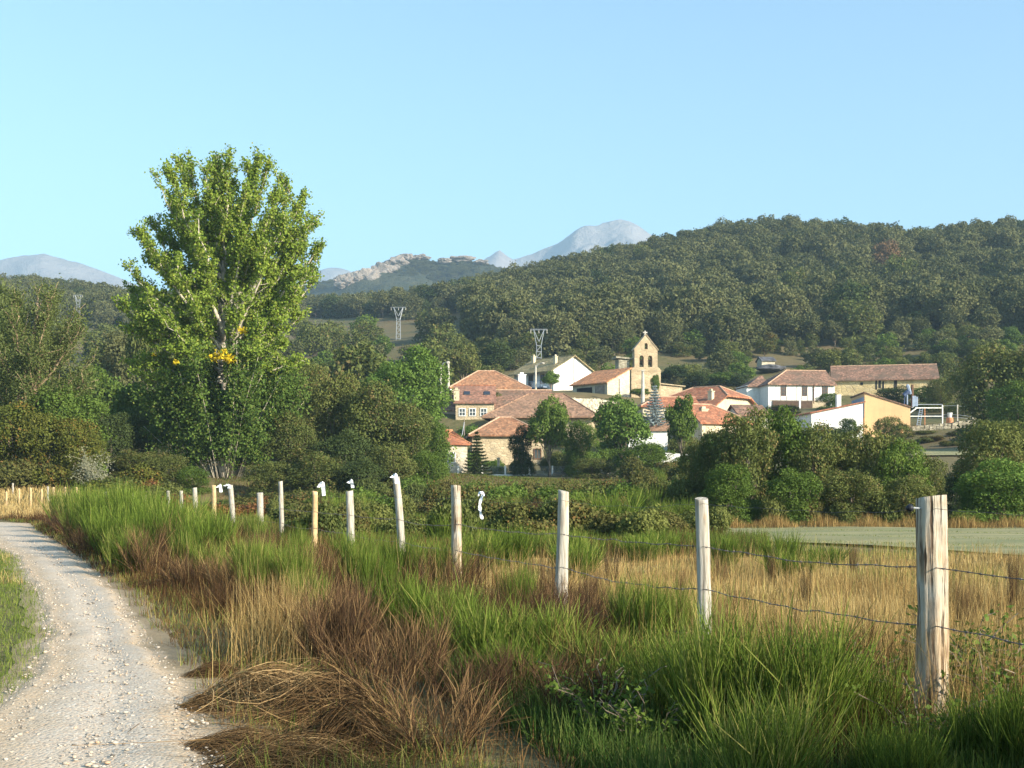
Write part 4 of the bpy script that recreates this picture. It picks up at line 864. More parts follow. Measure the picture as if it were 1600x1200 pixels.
# middle-distance trees
HEDGE = [tree_meshes(200 + i, 6, 2.7, 15000, .085, .10, 34 + 3 * i, (.20, .36), .11, 0, True) for i in range(4)]
VILL = [tree_meshes(300 + i, 8, 3.2, 8000, .15, .22, 26 + 3 * i, (.22, .38), .15) for i in range(3)]
BUSH = [tree_meshes(400 + i, 1.6, 1.25, 4200, .07, .02, 9 + 2 * i, (.24, .50), .04, 0, i % 2 == 0) for i in range(4)]
def ptree(name, var, mat, px, Z, top, wpx, label, group=None, cat='tree', H=None, Rn=None, bark='bark', rz=None):
    Hn, Rn = {id(HEDGE): (6, 2.7), id(VILL): (8, 3.2), id(BUSH): (1.6, 1.25), id(FAR): (9, 4.2)}[id(var[0])]
    x = PX(px, Z); h = (PZ(top, Z) - gz(x, Z)) * 1.06; s = wpx / F * Z / 2 / Rn * 1.22
    return planted(name, var[0][var[1] % len(var[0])], (M[bark], M[mat]), px, Z, s, label, group, cat, max(h / Hn, .12), rz)
hedge = [(1088,58,690,46,'oak_mid',0,'low dark oak at the left end of the hedge behind the mown field'),(1122,56,668,62,'oak_mid',1,'grey-green hedge oak in front of the cream house'),(1168,54,640,88,'oak_mid',2,'tallest spreading oak of the hedge, left of the white shed'),
 (1222,55,642,84,'oak_green',3,'fresh green hedge oak under the timbered house'),(1272,54,668,76,'oak_mid',0,'rounded hedge oak below the white shed'),(1318,56,672,70,'oak_mid',1,'hedge oak hiding the foot of the white shed'),
 (1362,54,668,72,'oak_mid',2,'ragged hedge oak below the orange shed'),(1408,53,692,70,'oak_green',3,'yellowish-green hedge oak below the rubble wall'),(1448,54,716,58,'oak_mid',0,'small brown-green oak at the right end of the hedge, left of the gap'),
 (1138,50.8,725,70,'oak_green',1,'low leafy bush at the foot of the hedge near the second fence post'),(1240,51.2,735,80,'oak_green',2,'low fresh green bush in front of the tall hedge oaks'),(1330,51.2,738,80,'oak_mid',3,'low grey-green bush in front of the hedge'),(1420,51.2,748,70,'oak_mid',0,'low bush at the hedge foot behind the thick post'),
 (1548,60,656,92,'oak_mid',1,'grey-green oak right of the hedge gap'),(1605,62,650,100,'oak_mid',2,'olive oak at the right edge of the picture'),(1500,64,735,56,'yew_green',3,'dark low bush filling the gap in the hedge'),(1560,51.8,722,100,'bright',0,'bright green bush right of the thick nearest post'),(1625,52,730,90,'bright',1,'bright green bush cut by the right edge')]
for px, Z, top, wd, mt, v, lb in hedge: ptree('hedge_oak' if top < 721 else 'hedge_bush', (HEDGE, v), mt, px, Z, top - 8, wd * 1.15, lb, 'trees of the hedge behind the mown field', 'tree' if top < 721 else 'bush')
mid = [(1002,107,690,90,'oak_green',HEDGE,3,'leafy bush hiding the foot of the small white shed'),(925,108,712,60,'oak_mid',HEDGE,1,'olive bush in front of the road sign'),(470,98,548,90,'oak_mid',HEDGE,1,'dark oak close behind the poplar on its right'),(522,93,572,100,'oak_mid',HEDGE,2,'brownish oak between the poplar and the round green tree'),
 (580,90,596,110,'oak_mid',HEDGE,3,'broad dull oak in front of the round green tree'),(636,90,632,96,'oak_mid',HEDGE,0,'dull oak below the round green tree'),(672,95,650,60,'oak_green',HEDGE,1,'greenish oak at the edge of the small stone house'),
 (452,86,640,80,'oak_mid',HEDGE,3,'shady oak at the poplar foot on the right'),(540,84,668,90,'yew_green',HEDGE,2,'dark shrub low in front of the brown oak'),(612,83,690,84,'oak_mid',HEDGE,1,'olive shrub behind the leaning fence post'),(668,85,702,56,'oak_green',HEDGE,0,'low green shrub by the mesh fence'),(495,80,705,90,'oak_mid',HEDGE,3,'low shrub behind the white tape on the wire'),(560,80,712,80,'yew_green',HEDGE,2,'dark low shrub behind the pale leaning posts'),
 (858,114,622,62,'oak_green',VILL,2,'loose pale-leaved tree in front of the brown hipped roof'),(816,116,664,40,'yew_green',HEDGE,0,'dark garden tree left of the pale-leaved tree'),(908,115,652,50,'oak_green',HEDGE,1,'leafy garden tree left of the two-trunk tree'),
 (972,110,622,80,'bright',VILL,2,'full green tree with visible trunk behind the road sign'),(1065,112,616,46,'oak_green',VILL,0,'narrow green tree right of the blue spruce'),(1020,116,694,40,'bright',VILL,1,'low green garden tree under the small shed'),(861,172,580,28,'bright',VILL,0,'little round tree before the white mossy-roofed house'),
 (1296,172,612,38,'oak_green',HEDGE,1,'dark tree leaning on the stone base of the timbered house'),(1222,160,632,60,'yew_green',HEDGE,2,'dark bush under the timbered house'),(1326,138,650,34,'oak_green',HEDGE,1,'slim tree before the white shed wall'),(1290,136,662,54,'oak_mid',HEDGE,2,'bushy tree left of the white shed'),(1392,128,650,58,'oak_mid',HEDGE,0,'sparse tree before the orange shed'),
 (1556,126,532,120,'oak_mid',HEDGE,2,'large dark oak at the right behind the shed yard'),(1618,124,540,110,'oak_mid',HEDGE,0,'large oak cut by the right edge behind the yard'),(1508,158,572,60,'oak_mid',HEDGE,1,'dark tree behind the yard poles'),(1470,165,590,50,'oak_mid',HEDGE,3,'bushy oak against the right gable of the old barn'),(1590,118,590,90,'oak_green',HEDGE,1,'leafy oak low at the right edge under the large oaks'),(1398,178,602,56,'yew_green',HEDGE,2,'dark tree growing against the old barn wall'),(1452,172,602,70,'oak_green',HEDGE,1,'leafy tree against the right end of the old barn'),
 (724,192,535,52,'oak_mid',VILL,0,'spreading oak on the meadow behind the pink house'),(775,215,536,56,'yew_green',VILL,1,'dark tree left of the mossy-roofed white house'),(1052,205,572,40,'yew_green',VILL,2,'dark tree right of the belfry'),(1088,200,582,40,'yew_green',VILL,1,'dark rounded tree behind the red roof'),(1128,202,580,44,'oak_green',VILL,0,'green tree between belfry and timbered house'),(1152,196,584,34,'yew_green',VILL,2,'dark tree touching the timbered house roof'),(1000,176,606,30,'oak_green',VILL,1,'small tree at the foot of the belfry'),(1024,180,584,14,'oak_green',VILL,0,'slim young tree against the belfry wall'),
 (188,150,520,84,'oak_far',VILL,1,'dull round oak left of the poplar'),(232,140,470,60,'oak_mid',VILL,2,'oak half hidden by the poplar crown on the left'),(150,120,570,90,'oak_green',VILL,0,'green tree between the willow and the poplar'),(205,96,600,70,'oak_green',VILL,1,'leafy tree close left of the poplar'),(14,92,456,70,'willow',VILL,2,'light green tree at the left edge'),(-20,86,520,80,'willow',VILL,0,'light green tree cut by the left edge'),
 (232,92,636,90,'oak_mid',HEDGE,1,'dull green thicket filling the gap left of the poplar'),(172,84,636,74,'yew_green',HEDGE,2,'very dark shady bush left of the poplar'),(20,77,628,110,'hedge_ochre',HEDGE,0,'yellow-green hedge bush at the left edge'),(75,76.5,636,100,'hedge_ochre',HEDGE,1,'yellow-green hedge bush behind the far tan posts'),(122,77,652,80,'hedge_ochre',HEDGE,3,'yellow-green hedge bush beside the lichened shrub'),(98,79,600,130,'oak_green',HEDGE,3,'mixed green thicket at the willow foot'),(-45,77,640,100,'hedge_ochre',HEDGE,2,'hedge bush beyond the left edge'),
 (215,82,700,76,'oak_mid',HEDGE,2,'grey-green shrub right of the dark bush'),(262,80,706,70,'oak_mid',HEDGE,0,'grey-green shrub under the poplar on the left'),(420,80,716,70,'oak_mid',HEDGE,1,'shrub under the poplar on the right'),(300,80,726,60,'oak_green',HEDGE,3,'low green shrub under the poplar trunk')]
for px, Z, top, wd, mt, var, v, lb in mid: ptree('oak_tree' if wd > 76 else 'tree' if top < 690 else 'shrub', (var, v), mt, px, Z, top, wd, lb, None, 'tree' if top < 690 else 'shrub', None, None, 'bark_tan' if mt in ('willow',) else 'bark')
ROUND = tree_meshes(350, 11, 4.6, 30000, .12, .02, 46, (.18, .30), .2, 0, True)
planted('tree', ROUND, (M['bark'], M['bright']), 634, 112, 1.0, 'big rounded light green tree left of the village', None, 'tree', 1.06)
# lichened bare shrub
g = np.random.default_rng(5); x = PX(146, 75); e = empty('lichened_shrub', (x, 75, gz(x, 75)), 0, 'pale lichen-covered bare shrub behind the far tan posts', 'shrub'); mb = MB(); tips = []
for i in range(16):
    a = g.uniform(0, 6.28); b = Vector((math.cos(a) * g.uniform(.5, 1.2), math.sin(a) * .8, g.uniform(.9, 2.5))); pts_, rr = limb((0, 0, .3), b, -.1, .04, .015, g); mb.tube(pts_, rr, 5)
    for q in range(7):
        s = pts_[g.integers(2, 5)]; d = Vector(g.normal(size=3)) * .3; mb.tube([s, s + d], [.02, .012], 4); tips.append(s + d)
mb.build('branches', M['lichen'], e); tp = np.repeat(np.array(tips), 14, 0) + g.normal(size=(len(tips) * 14, 3)) * .12; link('twigs', leaves('twigs', tp, rdirs(len(tp), g), .05, g), M['lichen'], e)
# conifers: blue spruce and the small drooping one
def conifer(px, Z, top, base, wpx, mat, name, label, seed):
    g = np.random.default_rng(seed); H_ = (base - top) / F * Z; Rr = wpx / F * Z / 2; e = empty(name, P(px, base, Z), 0, label, 'tree'); MB().tube([(0,0,-2), (0,0,H_)], [.12, .02]).build('trunk', M['bark'], e); P_ = []; N_ = []; br = MB()
    for lv in np.linspace(.06, .97, 15):
        r = Rr * (1 - lv) ** .85; z = lv * H_; nb = 9
        for q in range(nb):
            a = q * 6.283 / nb + lv * 40; m = int(90 * (r / Rr) + 14); t = g.uniform(.12, 1, m); d = np.array([math.cos(a), math.sin(a), 0])
            p = d * (t * r)[:, None] + np.array([0, 0, z]) + np.array([0, 0, 1]) * (-.22 * r * np.sin(t * 2.2) + .10 * r * t ** 3)[:, None] + g.normal(size=(m, 3)) * np.array([.10, .10, .05]) * (1.2 - t)[:, None]
            P_.append(p); N_.append(unit(np.array([0, 0, 1]) + rdirs(m, g) * .8))
    link('crown', leaves('crown', np.concatenate(P_), np.concatenate(N_), .10, g, None, .35), M[mat], e)
conifer(1023, 127, 602, 664, 52, 'spruce_blue', 'blue_spruce', 'silvery blue spruce below the belfry', 3)
conifer(745, 115.5, 674, 746, 58, 'yew_green', 'conifer', 'dark drooping conifer behind the mesh fence', 4)

# the tall poplar: trunk, upswept limbs, plumes of leaves, and a skirt of suckers
def branch_tree(e, base, limbs, g, mat_bark, trunk_path, trunk_r, sub_len, leaf, per_m, leaf_r, upsweep, sub_n):
    """limbs: (fraction up the trunk, end point); returns leaf positions"""
    mb = MB(); tp = [Vector(p) for p in trunk_path]; mb.tube(tp, trunk_r, 9); P_ = []; N_ = []
    seg = [(tp[i + 1] - tp[i]).length for i in range(len(tp) - 1)]; tot = sum(seg)
    def along(t):
        d = t * tot
        for i, s in enumerate(seg):
            if d <= s or i == len(seg) - 1: return tp[i].lerp(tp[i + 1], min(d / s, 1)), trunk_r[i] + (trunk_r[i + 1] - trunk_r[i]) * min(d / s, 1)
            d -= s
    for t, end in limbs:
        a, ra = along(t); b = Vector(end); d = b - a; L_ = d.length; c = a + Vector((d.x * .55, d.y * .55, d.z * (.5 - upsweep)))
        n = 9; pts_ = []
        for i in range(n):
            u = i / (n - 1); q = a * (1 - u) ** 2 + c * 2 * u * (1 - u) + b * u * u; q += Vector(g.normal(size=3)) * .012 * L_ * (0 < i < n - 1); pts_.append(q)
        r0 = min(ra * .7, .04 + L_ * .017); mb.tube(pts_, [r0 * (1 - .88 * i / (n - 1)) for i in range(n)], 6)
        for s in range(int(sub_n * L_)):
            u = g.uniform(.22, 1.0); k_ = u * (n - 1); i = min(int(k_), n - 2); q = pts_[i].lerp(pts_[i + 1], k_ - i); td = (pts_[i + 1] - pts_[i]).normalized()
            dd = (td * .9 + Vector(g.normal(size=3)) * .55 + Vector((0, 0, .55))).normalized(); l = sub_len * g.uniform(.5, 1.2) * (1.15 - .5 * u); q2 = q + dd * l
            mb.tube([q, q.lerp(q2, .5) + Vector(g.normal(size=3)) * .04 * l, q2], [.028, .018, .008], 4)
            m = int(per_m * l * g.uniform(.7, 1.3)); w_ = g.uniform(.15, 1.05, m)[:, None]; p = np.array(q)[None] * (1 - w_) + np.array(q2)[None] * w_ + g.normal(size=(m, 3)) * leaf_r * np.array([1, 1, .9])
            P_.append(p); N_.append(unit(rdirs(m, g) + np.array([0, 0, .2]) + np.array(sd) * .25))
    link('trunk', mb.mesh('trunk', True), M[mat_bark], e); return np.concatenate(P_), np.concatenate(N_)
g = np.random.default_rng(21); Zp = 85.0; x = PX(350, Zp); e = empty('poplar_tree', (x, Zp, gz(x, Zp)), 0, 'tall bright green poplar with whitish limbs and yellow leaf tufts', 'tree')
B = Vector(e.location); pp = lambda px, py, dy=0.0: Vector((PX(px, Zp) - B.x, dy, PZ(py, Zp) - B.z))
trunk = [pp(350,800), pp(352,700), pp(352,620), pp(355,570), pp(350,530), pp(352,470), pp(348,400), pp(350,330), pp(348,250)]
ends = [(.62,300,232,-1.0),(.66,278,240,.4),(.7,330,226,1.4),(.7,365,229,-1.2),(.66,420,248,-.4),(.6,448,276,1.2),(.52,455,330,-2.2),(.5,470,360,1.6),(.5,250,330,1.6),(.66,318,236,1.2),(.7,345,228,-.6),(.62,385,232,.8),(.58,408,240,-1.4),(.52,438,262,.6),(.47,478,292,-.8),(.45,490,320,1.0),(.56,276,262,-1.6),(.54,262,292,1.0),(.52,238,330,-.8),(.50,222,372,1.4),(.46,208,420,-1.2),(.43,200,470,.6),(.41,205,520,-1.5),
        (.44,494,402,.5),(.43,486,436,-1.6),(.41,466,488,1.2),(.40,452,540,-1.2),(.39,232,560,-.5),(.40,225,505,1.9),(.5,300,300,-3.0),(.5,400,300,-3.2),(.46,260,400,-3.4),(.46,430,400,-3.0),(.43,300,430,-3.8),(.44,390,470,-3.6),(.43,250,480,-3.2),(.48,330,340,-3.4),(.5,330,290,3.0),(.5,420,320,3.2),(.46,260,380,3.4),(.45,440,430,3.4),(.44,330,430,3.8),(.42,280,520,-3.0),(.41,420,520,-3.4),(.41,370,540,3.6),(.38,203,565,.4),(.37,222,590,-1.6),(.37,468,560,.6),(.42,198,450,1.6),(.40,300,560,-3.6),(.39,410,560,-3.2),(.68,362,262,.4),(.6,290,345,-2.2),(.58,385,360,-2.4),(.6,420,290,2.0),(.64,330,262,-1.6)]
ends += [(.5,482,345,-.8),(.52,466,310,1.4),(.45,498,372,-.4),(.43,490,430,1.4),(.6,262,275,-2.0),(.55,440,300,-2.4),(.5,226,350,-2.0),(.42,208,485,-2.6)]
ends = [(t, a, b + 17 * (b < 400), dy) for t, a, b, dy in ends]
lp, ln = branch_tree(e, B, [(t, pp(a, b, dy)) for t, a, b, dy in ends], g, 'bark_pale', trunk, [.42, .36, .30, .27, .24, .19, .13, .08, .03], 1.3, .115, 84, .15, .16, 4.2)
def trunk_open(p, zlo, zhi, r):
    q = p[:, :2] - np.array([.12, 0]); s2 = np.array(sd.xy); t = np.maximum(0, q @ s2 / (s2 @ s2)); d1 = np.linalg.norm(q - t[:, None] * s2, axis=1); zt = p[:, 2] - t * sd.z
    view = (np.abs(q[:, 0]) < r) & (p[:, 2] > zlo) & (p[:, 2] < zhi) & (p[:, 1] < .5); return ~(view | (d1 < r) & (zt > zlo) & (zt < zhi) & (p[:, 1] < .6))
zlo, zhi = pp(0, 612)[2], pp(0, 470)[2]; keep = trunk_open(lp, zlo, zhi, .36); lp, ln = lp[keep], ln[keep]
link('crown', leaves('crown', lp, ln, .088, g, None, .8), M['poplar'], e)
mb = MB(); P_ = []; N_ = []
for i in range(70):
    a = g.uniform(0, 6.283); rr_ = g.uniform(.1, 1) ** .7; b0 = Vector((math.cos(a) * rr_ * 1.2, math.sin(a) * rr_ * 1.2, -.2)); tx = math.cos(a) * rr_ * 5.5 - .1; h = 8.6 * math.sqrt(max(.16, 1 - (abs(tx) / 6.4) ** 2)) * g.uniform(.72, 1.06); t1 = Vector((tx, math.sin(a) * rr_ * 4.2, h)); mpt = b0.lerp(t1, .5) + Vector((g.normal() * .25, g.normal() * .25, .3))
    mb.tube([b0, mpt, t1], [.034, .024, .012], 5)
    for q in range(26):
        u = g.uniform(.2, 1); s = b0.lerp(t1, u); d = Vector(g.normal(size=3)) * .7 + Vector((0, 0, .5)); m = 50; w_ = g.uniform(.0, 1.1, m)[:, None]
        P_.append(np.array(s)[None] + np.array(d)[None] * w_ + g.normal(size=(m, 3)) * .2); N_.append(unit(rdirs(m, g) + np.array([0, 0, .25])))
mb.build('sucker_stems', M['bark_pale'], e, True); P_ = np.concatenate(P_); N_ = np.concatenate(N_)
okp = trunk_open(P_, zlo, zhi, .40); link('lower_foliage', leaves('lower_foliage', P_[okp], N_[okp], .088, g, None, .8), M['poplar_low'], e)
P_ = np.concatenate([np.array(pp(a, b, dy))[None] + g.normal(size=(m, 3)) * np.array([r, r, r * .7]) for a, b, dy, r, m in ((358,567,-3.6,.18,90),(369,564,-3.8,.22,150),(377,570,-3.6,.16,80),(394,526,-3.2,.16,55),(295,573,-3.4,.11,22),(362,572,-.7,.15,40),(248,557,-1.2,.10,12))])
link('yellow_leaves', leaves('yellow_leaves', P_, rdirs(len(P_), g), .10, g, None, .8), M['yellow_leaf'], e)
# open-crowned willow at the left with its limbs in view
g = np.random.default_rng(33); Zw = 80.0; x = PX(48, Zw); e = empty('willow_tree', (x, Zw, gz(x, Zw)), 0, 'open-crowned tree with tan limbs showing at the left', 'tree'); B = Vector(e.location); pw = lambda px, py, dy=0.0: Vector((PX(px, Zw) - B.x, dy, PZ(py, Zw) - B.z))
ends = [(.5,30,470,-.5),(.62,55,455,.5),(.66,85,470,-1),(.6,110,490,.6),(.55,130,520,-.8),(.45,145,560,.4),(.4,140,600,-1),(.5,8,500,.8),(.45,-12,540,-.6),(.6,70,450,1.4),(.55,40,500,-2.4),(.5,90,530,-2.6),(.45,20,560,-2.2),(.55,100,500,2.4),(.36,60,600,-2.4),(.34,110,620,-1.6),(.34,5,610,-1.4),(.5,70,560,-2.8),(.33,125,600,1.2)]
lp, ln = branch_tree(e, B, [(t, pw(a, b, dy)) for t, a, b, dy in ends], g, 'bark_tan', [pw(40,790), pw(48,690), pw(54,620), pw(58,575), pw(52,540), pw(56,500), pw(60,465)], [.34, .28, .24, .20, .16, .1, .03], 1.5, .1, 84, .27, .05, 4.0)
link('crown', leaves('crown', lp, ln, .085, g, None, .45), M['willow'], e)

# scrub on the slopes, heath and bushes on the rough ground before the village
def hides(px, Z, h): return 675 < px < 985 and Z < 115 and HY - (gz(PX(px, Z), Z) + h - EYE) / Z * F < 749   # keep the mesh fence in view
def bushes(n, pick, mats, name, label, group, seed, cat='bush', hs=(.5, 1.1), ws=(.7, 1.4)):
    g = np.random.default_rng(seed)
    for i in range(n):
        px, Z = pick(g); x = PX(px, Z); s = g.uniform(*ws); mt = mats[g.integers(0, len(mats))]; hz_ = g.uniform(*hs)
        if seed == 51 and hides(px, Z, 1.5 * hz_): continue
        planted(name, BUSH[g.integers(0, 4)], (M['bark'], M[mt]), px, Z, s, label, group, cat, hz_, g.uniform(0, 6.28), 0, .05)
bushes(150, lambda g: (g.uniform(480, 1110), g.uniform(54, 112)), ['heath', 'scrub', 'oak_green', 'heath'], 'heath_bush', 'low heath bush on the rough ground between wire fence and village', 'bushes on the rough ground', 51, hs=(.6, 1.3), ws=(.55, 1.15))
bushes(46, lambda g: (g.uniform(430, 1120), g.uniform(30, 56)), ['heath', 'scrub', 'scrub'], 'heath_bush', 'small olive bush in the rough meadow behind the wire fence', 'bushes in the rough meadow', 52, hs=(.5, .9), ws=(.4, .8))
bushes(24, lambda g: (g.uniform(1070, 1640), g.uniform(50.6, 52.2)), ['scrub', 'oak_green', 'heath', 'oak_mid'], 'hedge_shrub', 'low ragged shrub at the foot of the hedge behind the mown field', 'shrubs at the hedge foot', 59, hs=(.4, 1.0), ws=(.4, .9))
bushes(26, lambda g: (g.uniform(230, 480), g.uniform(62, 78)), ['rust', 'heath', 'rust', 'scrub'], 'rusty_bush', 'rust-tinged bracken clump at the foot of the poplar', 'bracken under the poplar', 53, hs=(.5, 1.0), ws=(.8, 1.5))
bushes(16, lambda g: (g.uniform(-20, 260), g.uniform(74, 80)), ['heath', 'scrub', 'hedge_ochre'], 'scrub_bush', 'low scrub behind the far tan fence posts', 'scrub behind the far posts', 54, hs=(.6, 1.2), ws=(.8, 1.5))
def slope_bushes(n, x0, x1, z0, z1, s0, s1, name, label, group, seed, skip=None):
    g = np.random.default_rng(seed); mats = FARV + [joined(i, M['scrub']) for i in range(3)] + [joined(3, M['heath'])]
    for i in range(n):
        px, Z = g.uniform(x0, x1), g.uniform(z0, z1); x = PX(px, Z)
        if skip and skip(px, Z): continue
        o = bpy.data.objects.new(name, mats[g.integers(0, len(mats))]); col.objects.link(o); o.location = (x, Z, gz(x, Z) - .15); s = s0 + (s1 - s0) * g.uniform() ** 2; o.rotation_euler = (0, 0, g.uniform(0, 6.28)); o.scale = (s, s, s * g.uniform(.6, .95)); tag(o, label, 'bush', group)
slope_bushes(290, 1020, 1650, 203, 264, .20, .75, 'slope_bush', 'scrubby bush on the open slope above the village', 'bushes on the open slope', 55, lambda px, Z: 1165 < px < 1245 and 205 < Z < 240 or px < 1080 and 215 < Z < 240)
slope_bushes(120, 640, 1000, 200, 262, .3, .8, 'slope_bush', 'scrubby tree on the slope behind the left half of the village', 'scrub left of the village', 56, lambda px, Z: abs(px - 842) < 34 and Z < 240 or 770 < px < 950 and Z < 216)
bushes(30, lambda g: (g.uniform(1380, 1640), g.uniform(132, 146)), ['heath', 'scrub', 'heath'], 'bank_bush', 'brownish bush on the bank below the shed yard', 'bushes on the bank', 57, hs=(.25, .5), ws=(.8, 1.5))
bushes(70, lambda g: (g.uniform(690, 1330), g.uniform(116, 150)), ['oak_green', 'scrub', 'bright'], 'garden_bush', 'garden bush between the village houses', 'bushes between the houses', 58, hs=(.6, 1.3), ws=(.7, 1.2))
# ------------------------------------------------------------------ fence along the path
def fence_x(y): return 5.25 - .3465 * y
def post_mesh(seed, h, r0, r1, lean, rough, bend=0.0, sides=22, rings=34):
    g = np.random.default_rng(seed); V = []; Fc = []; ph = g.uniform(0, 100)
    for i in range(rings):
        t = i / (rings - 1); z = -.35 + (h + .35) * t; r = r0 + (r1 - r0) * t; cx = lean * z + bend * math.sin(t * 3.0) ; cyy = .3 * bend * math.cos(t * 4)
        for k in range(sides):
            a = 6.2832 * k / sides; gz_ = noise.noise((math.cos(a) * 2.4 + ph, math.sin(a) * 2.4, z * 1.1)) ; fine_ = noise.noise((math.cos(a) * 7 + ph, math.sin(a) * 7, z * 2.0))
            rr = r * (1 + rough * (1.2 * gz_ + 2.2 * min(0, fine_ + .05)) + .05 * noise.noise((ph, z * 4, a)))
            V.append((cx + rr * math.cos(a), cyy + rr * math.sin(a), z + (.012 * math.sin(a + ph) if i == rings - 1 else 0)))
    for i in range(rings - 1):
        for k in range(sides): k2 = (k + 1) % sides; Fc.append((i*sides + k, i*sides + k2, (i+1)*sides + k2, (i+1)*sides + k))
    Fc.append(tuple((rings - 1) * sides + k for k in range(sides)))
    me = bpy.data.meshes.new('fence_post'); me.from_pydata(V, [], Fc); me.update()
    sm = np.ones(len(Fc), bool); sm[-1] = False; me.polygons.foreach_set('use_smooth', sm); return me
# px of the top, y of the top, depth, radius, lean, material, label
POSTS = [(1455,776,7.79,.095,.004,'post','thick weathered grooved fence post nearest the camera'),(1096,779,10.6,.056,-.016,'post_pale','straight whitish fence post, second from the thick nearest one'),(880,767,13.6,.077,.03,'post_pale','thick whitish fence post tapering to its top, third from the nearest'),
    (712,759,17.36,.070,-.004,'post','brownish cracked fence post, fourth from the nearest'),(618,745,20.5,.062,-.04,'post_pale','leaning curved fence post with white tape tied on its top'),(546,767,23.9,.075,-.012,'post_pale','very white fence post between two hanging white tapes'),
    (492,768,27.3,.062,.02,'post_tan','thin tan-white fence post right behind the very white ones'),(438,752,31.6,.060,-.02,'post_pale','tall slim white fence post standing above its neighbours'),(406,770,35.1,.090,.0,'post_pale','short fat speckled white fence post'),
    (360,758,41.2,.085,-.06,'post_pale','white fence post leaning left with tape at its top'),(334,758,46.3,.085,.0,'post_tan','upright tan fence post beside the leaning taped one'),(304,762,53,.10,-.03,'post_pale','pale fence post with wide head, twelfth from the nearest'),
    (283,767,57,.08,.0,'post_pale','pale fence post among brown grass, thirteenth from the nearest'),(263,767,60,.085,.0,'post_pale','white fence post above green broom, fourteenth from the nearest'),(239,787,62,.06,0,'post_tan','stub of fence post sunk in broom, fifteenth from the nearest'),
    (226,774,64,.10,.02,'post_pale','far fence post with pale cut top, sixteenth from the nearest'),(207,771,67,.085,.0,'post_pale','far white fence post, seventeenth from the nearest'),(188,775,70,.09,.02,'post_tan','far tan fence post, eighteenth from the nearest'),(184,783,70.5,.06,.0,'post_pale','short far fence stub beside the eighteenth post'),(165,768,73,.06,.0,'post_pale','far thin white fence post, nineteenth from the nearest'),(154,772,75,.06,.0,'post_pale','farthest white post at the fence bend')]
tops = []
for i, (px, ty, Z, r, lean, mt, lb) in enumerate(POSTS):
    x = PX(px, Z); h = PZ(ty, Z) - gz(x, Z); x0 = x - lean * h
    o = link('fence_post', post_mesh(i + 3, h, r * 1.08, r * (.72 if i == 2 else .95), lean, (.10 if i in (0, 3) else .085), (.05 if i == 4 else .012), 30 if i < 4 else 14, 60 if i < 4 else 20), M[mt], None, (x0, Z, gz(x, Z)))
    tag(o, lb, 'fence post', 'fence posts along the path'); tops.append((Vector((x0, Z, gz(x, Z))), lean, h, r))
far_posts = [(10,768,70,'post_tan'),(20,755,74,'post_pale'),(30,763,71,'post_tan'),(48,762,70.5,'post_tan'),(65,764,71,'post_tan'),(75,760,72,'post_pale'),(84,761,72.5,'post_tan'),(102,761,73,'post_tan'),(119.5,761,73.5,'post_tan'),(135,760,74,'post_tan')]
for i, (px, ty, Z, mt) in enumerate(far_posts):
    x = PX(px, Z); o = link('fence_post', post_mesh(60 + i, PZ(ty, Z) - gz(x, Z), .065, .055, 0.01 * math.sin(i * 2), .05, 0, 8, 8), M[mt], None, (x, Z, gz(x, Z)))
    nm = ['leftmost', 'second from the left', 'third from the left', 'fourth from the left', 'fifth from the left', 'sixth from the left', 'seventh from the left', 'eighth from the left', 'ninth from the left', 'rightmost'][i]
    tag(o, f'{"whitish" if mt == "post_pale" else "thin tan"} post of the far fence across the path, {nm}', 'fence post', 'posts of the far fence across the path')
def wire(label, heights, r, barbs, posts, name='barbed_wire', off=0.0):
    g = np.random.default_rng(int(heights * 100)); mb = MB(); P_ = []
    for b, lean, h, rr in posts:
        z = min(heights, h - .04); P_.append(Vector((b.x + lean * z, b.y - rr * 1.06 - .004, b.z + z)))
    P_ = [P_[0] + (P_[0] - P_[1]) * 1.0] + P_
    for a, b in zip(P_, P_[1:]):
        n = 14 if a.y < 30 else 5; sag = .035 * g.uniform(.3, 1.6); kink = g.normal(size=(n + 1, 3)) * .006
        pts_ = [a.lerp(b, i / n) + Vector((0, 0, -sag * 4 * (i / n) * (1 - i / n))) + Vector(kink[i]) * (0 < i < n) for i in range(n + 1)]; mb.tube(pts_, [r] * (n + 1), 5)
        if barbs and a.y < 30:
            L_ = (b - a).length; m = int(L_ / .11)
            for q in range(m):
                t = (q + .5) / m; k_ = t * n; i = min(int(k_), n - 1); c = pts_[i].lerp(pts_[i + 1], k_ - i)
                for s in range(2): d = Vector(g.normal(size=3)).normalized() * .017; mb.tube([c - d, c + d], [.0016, .0012], 3)
                mb.tube([c - (b - a).normalized() * .008, c + (b - a).normalized() * .008], [r * 1.9] * 2, 5)
    return tag(mb.build(name, M['wire']), label, 'wire', 'wires of the path fence')
near_ = tops[:14]
wire('thin top wire of the path fence, near the post heads', 1.385, .0016, False, near_, 'fence_wire'); wire('upper barbed wire across the fence posts', 1.03, .0032, True, near_); wire('middle barbed wire across the fence posts', .68, .0036, True, near_); wire('lowest barbed wire, half sunk in the grass', .29, .003, True, near_)
ins = tops[0][0] + Vector((-.115, -.06, 1.39)); e = empty('insulator', ins, 0, 'black insulator knob at the head of the thick nearest post', 'insulator')
MB().tube([(-.05,0,-.005),(-.03,0,0),(-.01,0,0)], [.012,.024,.018], 8).build('knob', M['black'], e, True); MB().tube([(-.012,0,0),(.05,.02,-.004)], [.006,.005], 5).build('stem', M['steel'], e)
